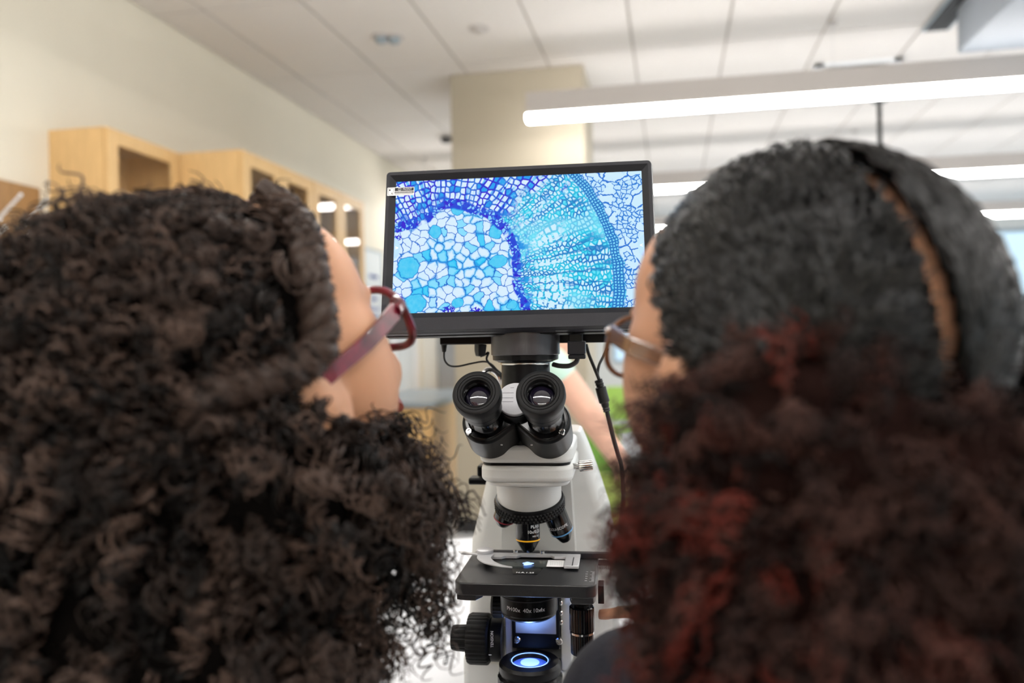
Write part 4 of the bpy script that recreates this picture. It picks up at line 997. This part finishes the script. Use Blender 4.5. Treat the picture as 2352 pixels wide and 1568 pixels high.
def strands(name, C, rad, rnd, m, parent, sides=3, taper=True):
    """C: (N,S,3) centre lines -> one mesh of thin tubes with a per-strand random value"""
    N, Sg, _ = C.shape
    T = np.gradient(C, axis=1); T /= np.linalg.norm(T, axis=2, keepdims=True)+1e-9
    ref = np.array([.31, .52, .79]); U = np.cross(T, ref); U /= np.linalg.norm(U, axis=2, keepdims=True)+1e-9; W = np.cross(T, U)
    prof = np.ones(Sg) if not taper else np.interp(np.linspace(0, 1, Sg), [0, .75, 1], [1, .9, .35])
    ang = np.arange(sides)*2*PI/sides
    rr = (np.asarray(rad).reshape(-1, 1)*prof)[:, :, None, None] if np.ndim(rad) else (rad*prof)[None, :, None, None]
    V = C[:, :, None, :]+rr*(np.cos(ang)[None, None, :, None]*U[:, :, None, :]+np.sin(ang)[None, None, :, None]*W[:, :, None, :])
    V = V.reshape(-1, 3)
    base = (np.arange(N)*Sg*sides)[:, None, None]; i = np.arange(Sg-1)[None, :, None]; k = np.arange(sides)[None, None, :]
    a = base+i*sides+k; b = base+i*sides+(k+1) % sides; F = np.stack([a, b, b+sides, a+sides], -1).reshape(-1, 4)
    me = bpy.data.meshes.new(name); me.vertices.add(len(V)); me.vertices.foreach_set('co', V.astype(np.float32).ravel())
    me.loops.add(F.size); me.loops.foreach_set('vertex_index', F.astype(np.int32).ravel())
    me.polygons.add(len(F)); me.polygons.foreach_set('loop_start', np.arange(0, F.size, 4, dtype=np.int32))
    me.polygons.foreach_set('use_smooth', np.ones(len(F), dtype=bool)); me.update(calc_edges=True)
    at_ = me.attributes.new('rnd', 'FLOAT', 'POINT'); at_.data.foreach_set('value', np.repeat(np.asarray(rnd, np.float32), Sg*sides))
    me.materials.append(M[m]); o = bpy.data.objects.new(name, me); COL.objects.link(o)
    if parent is not None: o.parent = parent
    o['kind'] = 'stuff'
    return o
def unit(v): return v/(np.linalg.norm(v, axis=-1, keepdims=True)+1e-9)
def perp(D):
    r = unit(RNG.normal(size=D.shape)); u = unit(np.cross(D, r)); return u, np.cross(D, u)
def clump(P, Nn, D, L, hr, turns, k, spread):
    """turn every root into a lock of k strands that curl together"""
    N = len(P); seed = RNG.random(N)*2*PI; bend = unit(RNG.normal(size=(N, 3)))
    rep = lambda a: np.repeat(a, k, 0)
    Pk = rep(P)+RNG.normal(size=(N*k, 3))*spread
    Dk = unit(rep(D)+RNG.normal(size=(N*k, 3))*.10)
    return Pk, rep(Nn), Dk, rep(L)*RNG.uniform(.8, 1.15, N*k), rep(hr)*RNG.uniform(.8, 1.2, N*k), rep(turns)*RNG.uniform(.97, 1.03, N*k), rep(seed)+RNG.normal(size=N*k)*.25, rep(bend)
def curl_lines(roots, dirs, L, hr, turns, Sg, sag=.25, wander=.25, seed=None, bvec=None):
    """helical curls: roots, start directions, lengths, helix radius, turns (all per strand)"""
    N = len(roots); t = np.linspace(0, 1, Sg)[None, :, None]
    D = unit(dirs); bend = (unit(RNG.normal(size=(N, 3))) if bvec is None else bvec)*wander
    G = np.array([0, 0, -1.0])*sag
    axis = roots[:, None, :]+L[:, None, None]*(D[:, None, :]*t+(G+bend)[:, None, :]*t*t*.8)
    u, w2 = perp(D) if seed is None else (unit(np.cross(D, (.3, .5, .8))), None)
    if w2 is None: w2 = np.cross(D, u)
    ph = (RNG.random(N)*2*PI if seed is None else seed)[:, None, None]+turns[:, None, None]*2*PI*t
    grow = np.minimum(1, t*5)
    return axis+hr[:, None, None]*grow*(np.cos(ph)*u[:, None, :]+np.sin(ph)*w2[:, None, :])
def shell_points(ells, N, jitter=.08, keep=None, face=None):
    """points on the outside of a union of ellipsoids (centre, radii) with outward normals"""
    P = []; Nn = []; areas = np.array([(r[0]*r[1]+r[1]*r[2]+r[0]*r[2]) for c, r in ells]); areas = areas/areas.sum(); got = 0
    while got < N:
        k = RNG.choice(len(ells), size=4000, p=areas); d = unit(RNG.normal(size=(4000, 3)))
        C = np.array([ells[i][0] for i in k]); R_2 = np.array([ells[i][1] for i in k])
        p = C+d*R_2*(1-jitter*RNG.random((4000, 1))); n_ = unit(d/R_2)
        ok = np.ones(4000, bool)
        for j, (c, r) in enumerate(ells):
            q = ((p-np.array(c))/np.array(r)); ok &= ~((np.linalg.norm(q, axis=1) < .86) & (k != j))
        if keep is not None: ok &= keep(p)
        P.append(p[ok]); Nn.append(n_[ok]); got += int(ok.sum())
    return np.concatenate(P)[:N], np.concatenate(Nn)[:N]
def hit(px_, py_, c, r):
    """first hit of the viewing ray with an ellipsoid"""
    o = (CAM-c)/r; d = ray(px_, py_)/r; a = d@d; b = 2*o@d; cc = o@o-1; disc = b*b-4*a*cc
    t = (-b-math.sqrt(max(disc, 0)))/(2*a); return CAM+ray(px_, py_)*t

# hairline in head space: unit direction -> is there hair
def has_hair(dl, add=0):
    lim = add*np.clip(1-np.abs(dl[:, 2]-.1)/.6, 0, 1)+np.interp(dl[:, 2], [-.9, -.6, -.35, -.1, .1, .35, .6, .8, 1], [-.5, -.35, -.12, .16, .36, .56, .68, .62, .6])
    return dl[:, 1] < lim
def glasses(root_name, label, H, sc, mf, mt, rimw, rimh, sq, thick):
    t = thing(root_name, label, 'glasses'); t.matrix_world = H @ Matrix.Scale(sc, 4)
    yF = .101
    def rim(s):
        pts = []
        for k in range(40):
            a = 2*PI*k/40; ca, sa = math.cos(a), math.sin(a)
            x = rimw*abs(ca)**sq*(1 if ca > 0 else -1); z = rimh*abs(sa)**sq*(1 if sa > 0 else -1)
            if ca*s > 0 and sa > 0: z *= 1.12                       # slight upsweep at the outer corner
            xx = s*.0335+x; pts.append((xx, yF-.10*(abs(xx)**2)/.07*.8, -.014+z))
        return pts
    for s in (-1, 1):
        P = rim(s)
        r_ = MB().tube(P, thick, 8, True).build('rim', mf, t)
        c = np.mean(P, 0); vs = [tuple(c)]+P; MB().add(vs, [(0, i+1, (i+1) % 40+1) for i in range(40)], True).build('lens', 'spec_lens', r_)
        hx = max(abs(p[0]) for p in P); hp = (s*(hx+.0045), yF-.016, -.003)
        MB().tube(smooth_path([(s*(hx-.003), yF-.006, 0), (s*(hx+.003), yF-.009, -.002), hp], 8), thick*1.5, 8).build('hinge', mt, t)
        tm_ = MB(); path = smooth_path([hp, (s*.0755, .045, -.004), (s*.081, .000, -.005), (s*.082, -.018, -.012), (s*.080, -.034, -.036)], 24)
        vs = []; fs = []
        for i, p in enumerate(path):
            hgt = .0056-.0022*i/23
            for (dx, dz) in ((-.0016, -hgt), (.0016, -hgt), (.0016, hgt), (-.0016, hgt)): vs.append((p[0]+dx, p[1], p[2]+dz))
        for i in range(23):
            for k in range(4): fs.append((i*4+k, i*4+(k+1) % 4, (i+1)*4+(k+1) % 4, (i+1)*4+k))
        fs += [(3, 2, 1, 0), (92, 93, 94, 95)]
        tm_.add(vs, fs).build('temple', mt if s else mf, t, bevel=.0006)
    MB().tube(smooth_path([(-.012, yF-.002, -.008), (0, yF+.002, -.004), (.012, yF-.002, -.008)], 10), thick, 8).build('bridge', mf, t)
    return t
def standing_body(mb, shirt, pants, neck, chest, hips, fwd, sh, feet_z=0, fem=1.0):
    """torso, pelvis, legs, feet; sh: [left, right] shoulder joints"""
    f = Vector(fwd).normalized(); r = f.cross(Vector((0, 0, 1))); R3 = Matrix((r, f, Vector((0, 0, 1)))).transposed()
    neck, chest, hips = Vector(neck), Vector(chest), Vector(hips)
    cap(mb, neck, chest, .048, .07)
    for b, k in ((mb, 1.0), (shirt, 1.09)):
        b.ball(chest, (.145*k, .092*k, .15*k), 24, 16, R3); b.ball((chest+hips)/2, (.125*k, .085*k, .16*k), 24, 16, R3)
        for s in sh: cap(b, chest+Vector((0, 0, .085)), s, .055*k, .050*k)
    shirt.ball(hips+Vector((0, 0, .03)), (.155, .115, .09), 24, 16, R3)
    for b, k in ((mb, 1.0), (pants, 1.08)):
        b.ball(hips, (.145*k, .105*k, .11*k), 24, 16, R3)
        for s in (-1, 1):
            hp = hips+r*s*.075-Vector((0, 0, .04)); kn_ = Vector((hp.x, hp.y, hips.z*.52))+f*.02+r*s*.01; an = Vector((kn_.x, kn_.y, .09))-f*.03
            limb(b, [hp, kn_, an], [.082*k, .058*k, .040*k])
            if b is mb: cap(mb, an-Vector((0, 0, .05)), an-Vector((0, 0, .055))+f*.15, .034, .03)
# ---- left person ---------------------------------------------------------
def person_left():
    hc = at(528, 872, .50); face = math.radians(-36)
    H = headmtx(hc, YAW+face, math.radians(27), math.radians(-4))
    fw = Vector((-math.sin(YAW+face), math.cos(YAW+face), 0)); rg = fw.cross(Vector((0, 0, 1)))
    root = thing('person', 'person with dark curly hair and red glasses leaning in from the left', 'person', (hc[0]-.05, hc[1]-.05, 0))
    inv = Matrix.Translation(-Vector(root.location))
    body = MB(); shirt = MB(); pants = MB()
    head_prims(body, H, 1.06)
    nk = H @ Vector((0, -.025, -.07)); base = Vector(rf(-.205, .445, 1.175)); chest = Vector(rf(-.235, .43, 1.02)); hips = Vector(rf(-.26, .40, .78))
    cap(body, nk, base, .052, .055)
    bf = Vector(rf(.35, .94, 0)); br = bf.cross(Vector((0, 0, 1))).normalized(); bf.normalize()
    shl = chest-br*.165+Vector((0, 0, .09)); shr = chest+br*.165+Vector((0, 0, .085))
    standing_body(body, shirt, pants, base, chest, hips, bf, [shl, shr])
    for s, S_ in ((-1, shl), (1, shr)):
        el = S_+br*s*.02+bf*.07-Vector((0, 0, .20)); wr = Vector((0, 0, 0))+el+bf*.20-br*s*.02+Vector((0, 0, .13-.10)); wr.z = TBL+.03; hd = bf
        if s == 1: wr = Vector(rf(-.13, .60, TBL+.03)); hd = Vector(rf(-.22, .97, 0))
        limb(body, [S_, el, wr], [.046, .038, .026]); limb(shirt, [S_, el, el+(wr-el)*.7], [.056, .048, .040])
        hand(body, wr, hd, (0, 0, -1), s*1, (.2, .12, .14, .16, .2))
    for b in (body, shirt, pants): b.v = [tuple(inv @ Vector(p)) for p in b.v]
    bo = remesh('body', body, .005, 3, 'skin_l', root); remesh('shirt', shirt, .008, 3, 'plum', root); remesh('trousers', pants, .010, 3, 'denim', root)
    Hl = inv @ H
    face_parts(root, Hl, 1.06)
    # ---- hair
    Hm = np.array(H.to_3x3()); hcn = np.array(hc); off = np.array(inv.translation)
    SK = np.array((.080, .099, .092))*1.06
    def head_dirs(N):
        out = []
        n = 0
        while n < N:
            d = unit(RNG.normal(size=(3000, 3))); d = d[has_hair(d)]; out.append(d); n += len(d)
        return np.concatenate(out)[:N]
    ctr = np.array((0, -.012, .018))*1.06
    def on_head(d, k=1.0, lift=0): return hcn+((d*SK*k+d*lift)+ctr)@Hm.T
    # masses of curls that hang round the neck and shoulders: (pixel, distance, radii)
    ells = [(at(200, 740, .46), np.array((.070, .065, .058))), (at(400, 690, .45), np.array((.070, .055, .052))), (at(40, 860, .46), np.array((.060, .07, .080))),
            (at(520, 600, .49), np.array((.042, .055, .028))), (at(250, 1060, .45), np.array((.105, .080, .085))), (at(545, 1130, .46), np.array((.080, .075, .070))), (at(790, 1170, .50), np.array((.046, .05, .052))),
            (at(400, 1420, .45), np.array((.105, .080, .095))), (at(690, 1390, .48), np.array((.036, .055, .070))), (at(870, 1160, .52), np.array((.030, .04, .036))), (at(680, 925, .455), np.array((.022, .03, .030))), (at(785, 1050, .48), np.array((.028, .03, .022)))]
    core = MB()
    for c, r in ells: core.ball(c+off, tuple(r*.86), 24, 16)
    # cap of hair on the skull
    dcap = []
    nu, nv = 40, 28
    cm = MB(); cm.ball(Vector((0, 0, 0)), 1.0, nu, nv)
    vs = np.array(cm.v); keep_ = has_hair(vs)
    W_ = on_head(vs, 1.03)+off
    idx = -np.ones(len(vs), int); idx[keep_] = np.arange(keep_.sum())
    fs = [tuple(idx[list(f)]) for f in cm.f if all(keep_[i] for i in f)]
    MB().add(W_[keep_], fs, True).build('scalp_hair', 'hair_l_core', root)
    remesh('hair_mass', core, .010, 4, 'hair_l_core', root)
    # keep curls behind the twist that follows the hairline
    TW = [(600, 452), (652, 480), (684, 540), (700, 610), (712, 680), (722, 750), (722, 800), (686, 838), (620, 866), (520, 890), (420, 930)]
    def behind(p):
        q = p-CAM; dz = q@F0; X_ = 1176+FPX*(q@RT)/dz; Y_ = 784-FPX*(q@UP)/dz
        lim = np.interp(Y_, [440, 480, 540, 610, 680, 750, 800, 860, 900, 940, 990], [530, 596, 630, 646, 660, 668, 668, 690, 730, 800, 2000])
        return X_ < lim
    # curls on the masses
    P, Nn = shell_points(ells, 900, .14, keep=behind); N = len(P)
    D = unit(Nn*.30+np.array((0, 0, -.45))+RNG.normal(size=Nn.shape)*.45)
    P, Nn, D, L, hr, tu, sd_, bv = clump(P-Nn*.005, Nn, D, RNG.uniform(.026, .048, N), RNG.uniform(.0030, .0058, N), RNG.uniform(2.0, 3.6, N), 7, .0016)
    q = P-CAM; dz = q@F0; tan_ = ((1176+FPX*(q@RT)/dz < 115) & (np.abs(784-FPX*(q@UP)/dz-1060) < 110)); tone = np.maximum(np.repeat(RNG.random(N)**1.8, 7), tan_*.95)
    strands('curls', curl_lines(P+off, D, L, hr, tu, 22, seed=sd_, bvec=bv), RNG.uniform(.0007, .0012, len(P)), np.clip(tone+RNG.normal(size=len(P))*.06, 0, 1), 'hair_l', root)
    # curls over the crown, swept back
    d = head_dirs(3600); p = on_head(d, 1.05); ok_ = behind(p); d = d[ok_]; p = p[ok_]
    back = np.array(H.to_3x3() @ Vector((0, -1, -.1))); nrm_ = unit((d/SK)@Hm.T)
    tg = back-nrm_*(nrm_@back)[:, None]
    sl = np.clip((d[:, 1]+.15)/.4, 0, 1)                                     # sleek near the hairline, loose behind
    N = len(p); D = unit(unit(tg)*(.6+.9*sl)[:, None]+nrm_*(.22*(1-sl))[:, None]+RNG.normal(size=p.shape)*(.42*(1-sl)+.05)[:, None])
    C = curl_lines(p+off, D, RNG.uniform(.018, .036, N), RNG.uniform(.002, .0045, N)*(1-.75*sl), RNG.uniform(2.0, 3.6, N), 18, sag=.12, wander=.12)
    strands('crown_curls', C, RNG.uniform(.0007, .0011, N), RNG.random(N)**2, 'hair_l', root)
    # wispy curls at the right edge, over the table
    def wisps(specs):
        R_s = []; Ds = []; Ls = []
        for (x, y, dd, n, sx_, sy_, L0) in specs:
            for k in range(n):
                R_s.append(at(x+RNG.normal()*sx_, y+RNG.normal()*sy_, dd+RNG.normal()*.015)); Ds.append(RT*RNG.uniform(-.1, .9)+UP*RNG.uniform(-.9, .5)+F0*RNG.normal()*.4); Ls.append(L0*RNG.uniform(.6, 1.2))
        return np.array(R_s), np.array(Ds), np.array(Ls)
    P, D, L = wisps([(915, 1080, .52, 130, 25, 50, .028), (945, 1170, .52, 150, 22, 45, .026), (940, 1280, .52, 80, 24, 50, .026), (970, 1380, .52, 50, 18, 45, .026), (820, 1400, .50, 60, 25, 60, .028), (870, 1000, .53, 90, 22, 28, .020), (820, 1510, .49, 70, 25, 40, .028)])
    N = len(P); C = curl_lines(P+off, D, L, RNG.uniform(.003, .0055, N), RNG.uniform(2, 3.6, N), 22)
    strands('loose_curls', C, RNG.uniform(.0005, .0009, N), RNG.random(N)**1.5, 'hair_l', root)
    # rope twist along the hairline
    def on_pix(x, y):
        k = SK*1.05; o = ((CAM-hcn)@Hm-ctr)/k; dd = (ray(x, y)@Hm)/k; a = dd@dd; b = 2*o@dd; c = o@o-1
        t = (-b-math.sqrt(max(b*b-4*a*c, 0)))/(2*a); u = unit(o+dd*t); return hcn+(u*k+ctr)@Hm.T
    def twist(pix, r_big, name):
        path = smooth_path([on_pix(x, y)+off for x, y in pix], 90)
        T = np.gradient(path, axis=0); T = unit(T); o_ = unit(path-off-hcn); s_ = np.cross(T, o_)
        s_len = np.concatenate([[0], np.cumsum(np.linalg.norm(np.diff(path, axis=0), axis=1))])
        mb = MB()
        for ph in (0, PI):
            a = s_len/.0055*PI*.5+ph; c = path+o_*(r_big*.6+r_big*.6*np.cos(a)[:, None])+s_*(r_big*.6*np.sin(a)[:, None])
            mb.tube(c, r_big, 8)
        tw = mb.build(name, 'hair_l', root); at_ = tw.data.attributes.new('rnd', 'FLOAT', 'POINT'); at_.data.foreach_set('value', np.full(len(tw.data.vertices), .42, np.float32))
        fz = np.repeat(path, 7, 0); u, w2 = perp(np.repeat(T, 7, 0)); N = len(fz)
        fz = fz+np.repeat(o_, 7, 0)*r_big*.6+u*r_big*1.25
        D = unit(np.repeat(T, 7, 0)*.8+w2*.9+u*.12)
        strands('twist_hairs', curl_lines(fz, D, np.full(N, .008), np.full(N, .0006), np.full(N, 1.5), 8, 0, .2), .0006, RNG.random(N)**1.5, 'hair_l', root)
    twist(TW, .0074, 'hair_twist')
    G = glasses('glasses', 'red and dark tortoiseshell glasses worn by the left person', H, 1.06, 'frame_red', 'frame_red', .026, .020, .72, .0028)
    return H
HL = person_left()
# ---- right person --------------------------------------------------------
def person_right():
    hc = at(1806, 815, .43); face = math.radians(23)
    H = headmtx(hc, YAW+face, math.radians(9), math.radians(3))
    root = thing('person', 'person with parted dark hair, reddish puff and brown glasses on the right', 'person', (hc[0]+.02, hc[1]-.05, 0))
    inv = Matrix.Translation(-Vector(root.location)); off = np.array(inv.translation)
    body = MB(); shirt = MB(); pants = MB()
    head_prims(body, H, .96)
    nk = H @ Vector((0, -.025, -.07)); base = Vector(rf(.165, .395, 1.19)); chest = Vector(rf(.185, .40, 1.03)); hips = Vector(rf(.22, .37, .78))
    cap(body, nk, base, .052, .055)
    bf = Vector(rf(-.3, .95, 0)).normalized(); br = bf.cross(Vector((0, 0, 1))).normalized()
    shl = Vector(at(1490, 1655, .50)); shr = chest+br*.17+Vector((0, 0, .08))
    standing_body(body, shirt, pants, base, chest, hips, bf, [shl, shr])
    # left arm reaches forward to the stage drive knob
    tip = Vector(at(1370, 1444, .808)); hf = Vector(tuple(-RT*.93+F0*.25-UP*.12)).normalized(); wr = tip-hf*.148; el = Vector(rf(.24, .60, 1.00))
    limb(body, [shl, el, wr], [.048, .040, .026]); limb(shirt, [shl, el, el+(wr-el)*.75], [.060, .050, .038])
    hand(body, wr, hf, (0, .3, -1), -1, (.4, .03, .5, .6, .65), .95, .02)
    el2 = shr+br*.03+bf*.05-Vector((0, 0, .22)); wr2 = el2+bf*.18; wr2.z = TBL+.03
    limb(body, [shr, el2, wr2], [.046, .038, .026]); limb(shirt, [shr, el2, el2+(wr2-el2)*.7], [.056, .048, .040])
    hand(body, wr2, bf, (0, 0, -1), 1, (.2, .12, .14, .16, .2))
    for b in (body, shirt, pants): b.v = [tuple(inv @ Vector(p)) for p in b.v]
    remesh('body', body, .005, 3, 'skin_r', root); remesh('shirt', shirt, .007, 3, 'navy', root); remesh('trousers', pants, .010, 3, 'denim', root)
    face_parts(root, inv @ H, .96, 'hair_r_core')
    Hm = np.array(H.to_3x3()); hcn = np.array(hc); ctr = np.array((0, -.012, .018))*.96; SK = np.array((.080, .099, .092))*.96
    def on_head(d, k=1.0, lift=0): return hcn+((d*SK*k+d*lift)+ctr)@Hm.T
    def to_dir(px_, py_):
        # viewing ray -> direction on the skull ellipsoid, in head space
        o = ((CAM-hcn)@Hm-ctr)/(SK*1.05); dd = (ray(px_, py_)@Hm)/(SK*1.05); a = dd@dd; b = 2*o@dd; c = o@o-1; disc = b*b-4*a*c
        t = (-b-math.sqrt(max(disc, 0)))/(2*a); return unit(o+dd*t)
    tie = to_dir(1840, 850); tie2 = to_dir(2215, 900)
    part = np.array([to_dir(*q) for q in ((1990, 380), (2075, 450), (2135, 560), (2172, 680), (2192, 790), (2200, 880))])
    pn = np.linalg.svd(part-part.mean(0))[2][2]; p0 = part.mean(0)
    if (tie-p0)@pn < 0: pn = -pn
    # scalp hair cap, with the parting left open down to the skin
    cm = MB(); cm.ball(Vector((0, 0, 0)), 1.0, 200, 130); vs = np.array(cm.v)
    sd = (vs-p0)@pn
    keep_ = has_hair(vs, -.05) & (np.abs(sd) > .030)
    W_ = on_head(vs, 1.015)+off; idx = -np.ones(len(vs), int); idx[keep_] = np.arange(keep_.sum())
    MB().add(W_[keep_], [tuple(idx[list(f)]) for f in cm.f if all(keep_[i] for i in f)], True).build('scalp_hair', 'hair_r_core', root)
    # crimped strands combed to the two ties
    def combed(N, side, target, seed_amp):
        out = []; n = 0
        while n < N:
            d = unit(RNG.normal(size=(4000, 3))); s_ = (d-p0)@pn*side; d = d[has_hair(d, -.05) & (s_ > .040)]; out.append(d); n += len(d)
        d = np.concatenate(out)[:N]
        Sg = 20; t = np.linspace(0, 1, Sg)[None, :, None]
        om = np.arccos(np.clip(d@target, -1, 1))[:, None, None]; fr = np.minimum(.92, .9/np.maximum(om, .2))*t
        path = (np.sin((1-fr)*om)*d[:, None, :]+np.sin(fr*om)*target)/np.maximum(np.sin(om), 1e-3)
        path = unit(path)
        ph = (3.0*np.sin(d@np.array((7.1, 3.3, 5.2)))+2.2*np.sin(d@np.array((-4.0, 8.3, 6.1)))+RNG.normal(size=N)*.5)[:, None, None]; wave = RNG.uniform(22, 25, (N, 1, 1))
        arc = om*fr
        amp = seed_amp*RNG.uniform(.4, 1.2, (N, 1, 1))
        tang = np.gradient(path, axis=1); side_ = unit(np.cross(tang, path))
        loc = path*SK*1.025+path*(.0022+.0020*RNG.random((N, 1, 1))+amp*np.sin(arc*wave+ph))+side_*amp*1.3*np.cos(arc*wave*.93+ph*1.7)
        C = hcn+(loc+ctr)@Hm.T+off
        return C
    C = combed(3400, 1, tie, .0021); strands('combed_hair', C, RNG.uniform(.0006, .0011, len(C)), RNG.random(len(C))**1.6, 'hair_r', root)
    C = combed(1500, -1, tie2, .0009); strands('combed_hair', C, RNG.uniform(.0006, .0011, len(C)), RNG.random(len(C))**2, 'hair_r', root)
    # puff of reddish frizzy hair, nearer the viewer; a second one at the right edge
    ells = [(at(1840, 1060, .345), np.array((.066, .055, .058))), (at(1712, 1170, .36), np.array((.044, .05, .052))), (at(1900, 1330, .34), np.array((.088, .06, .075))),
            (at(1656, 1265, .38), np.array((.034, .045, .036))), (at(2150, 1250, .34), np.array((.060, .06, .075))), (at(2200, 1500, .33), np.array((.07, .06, .06))), (at(1930, 1520, .35), np.array((.055, .05, .05)))]
    core = MB()
    for c, r in ells: core.ball(c+off, tuple(r*.86), 24, 16)
    remesh('puff_mass', core, .009, 4, 'puff_r_core', root)
    P, Nn = shell_points(ells, 960, .16); N = len(P); D = unit(Nn*.6+np.array((0, 0, -.35))+RNG.normal(size=Nn.shape)*.45)
    P, Nn, D, L, hr, tu, sd_, bv = clump(P-Nn*.005, Nn, D, RNG.uniform(.016, .034, N), RNG.uniform(.0020, .0044, N), RNG.uniform(1.5, 3.2, N), 6, .0022)
    tone = np.repeat(RNG.random(N)**1.6, 6); N = len(P)
    C = curl_lines(P+off, D, L, hr, tu, 18, seed=sd_, bvec=bv)
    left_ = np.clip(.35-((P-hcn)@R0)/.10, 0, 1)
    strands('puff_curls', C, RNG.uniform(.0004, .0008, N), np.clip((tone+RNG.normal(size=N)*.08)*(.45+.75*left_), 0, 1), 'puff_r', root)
    e2 = [(at(2360, 860, .43), np.array((.030, .05, .040))), (at(2370, 1010, .41), np.array((.035, .05, .045)))]
    core = MB()
    for c, r in e2: core.ball(c+off, tuple(r*.85), 24, 16)
    remesh('second_puff_mass', core, .008, 4, 'hair_r_core', root)
    P, Nn = shell_points(e2, 900, .16); N = len(P); D = unit(Nn*.7+np.array((0, 0, -.3))+RNG.normal(size=Nn.shape)*.5)
    C = curl_lines(P-Nn*.004+off, D, RNG.uniform(.018, .034, N), RNG.uniform(.0018, .004, N), RNG.uniform(2, 3.5, N), 18)
    strands('second_puff_curls', C, RNG.uniform(.0005, .0008, N), RNG.random(N)**2, 'hair_r', root)
    # frizz at the left edge of the puff
    P = []; D = []
    for (x, y, n, sx_, sy_) in ((1515, 1030, 50, 18, 35), (1498, 1120, 90, 18, 50), (1474, 1220, 100, 16, 45), (1466, 1290, 80, 18, 32), (1530, 1370, 50, 25, 22)):
        for k in range(n): P.append(at(x+RNG.normal()*sx_, y+RNG.normal()*sy_, .40+RNG.normal()*.012)); D.append(-RT*RNG.uniform(0, .9)+UP*RNG.uniform(-.8, .5)+F0*RNG.normal()*.4)
    P = np.array(P); D = np.array(D); N = len(P)
    strands('loose_frizz', curl_lines(P+off, D, RNG.uniform(.012, .026, N), RNG.uniform(.0015, .0035, N), RNG.uniform(1.5, 3, N), 22), RNG.uniform(.0003, .0006, N), .4+.6*RNG.random(N), 'puff_r', root)
    glasses('glasses', 'brown and silver glasses worn by the right person', H, .96, 'frame_brown', 'frame_brown', .026, .019, .78, .0019)
    return H
HR = person_right()
# ---- person bending in the background ------------------------------------
def person_back():
    D0 = 2.85
    c0 = at(1215, 800, D0)
    root = thing('person', 'person in a pale mint top bending over behind the microscope', 'person', (c0[0], c0[1], 0))
    inv = Matrix.Translation(-Vector(root.location))
    body = MB(); shirt = MB(); pants = MB()
    sh1 = Vector(at(1268, 838, D0-.05)); chest = Vector(at(1250, 890, D0+.10)); hips = Vector(at(1238, 1090, D0+.12)); base = Vector(at(1282, 792, D0+.10))
    fwd = Vector(tuple(R0)); br = fwd.cross(Vector((0, 0, 1)))
    sh2 = sh1+Vector(tuple(FH))*.32
    head = headmtx(np.array(at(1335, 688, D0+.10)), YAW-math.radians(90), math.radians(-35), 0)
    head_prims(body, head, 1.0); cap(body, head @ Vector((0, -.02, -.07)), base, .052, .055)
    standing_body(body, shirt, pants, base, chest, hips, fwd, [sh1, sh2])
    el = Vector(at(1350, 945, D0-.06)); wr = Vector(at(1425, 1062, D0-.03))
    limb(body, [sh1, el, wr], [.058, .050, .036]); limb(shirt, [sh1+Vector((0, 0, .005)), sh1+(el-sh1)*.22], [.062, .060])
    hand(body, wr, (wr-el), (-.3, 0, -1), 1, (.3, .3, .35, .4, .4))
    el2 = el+Vector(tuple(FH))*.30+Vector((0, 0, -.02)); wr2 = wr+Vector(tuple(FH))*.18
    limb(body, [sh2, el2, wr2], [.050, .043, .030]); limb(shirt, [sh2, sh2+(el2-sh2)*.4], [.062, .060])
    hand(body, wr2, (wr2-el2), (-.3, 0, -1), -1, (.3, .3, .35, .4, .4))
    for b in (body, shirt, pants): b.v = [tuple(inv @ Vector(p)) for p in b.v]
    remesh('body', body, .007, 2, 'skin_b', root); remesh('shirt', shirt, .010, 3, 'mint', root); remesh('trousers', pants, .012, 3, 'denim', root)
    hb = MB(); hb.ball(inv @ head @ Vector((0, -.022, .028)), (.084, .098, .090), 24, 16, head.to_3x3()); hb.ball(inv @ head @ Vector((0, -.06, -.03)), (.07, .05, .07), 20, 14, head.to_3x3())
    remesh('hair', hb, .008, 3, 'hair_b', root)
    face_parts(root, inv @ head, 1.0, 'hair_b')
person_back()
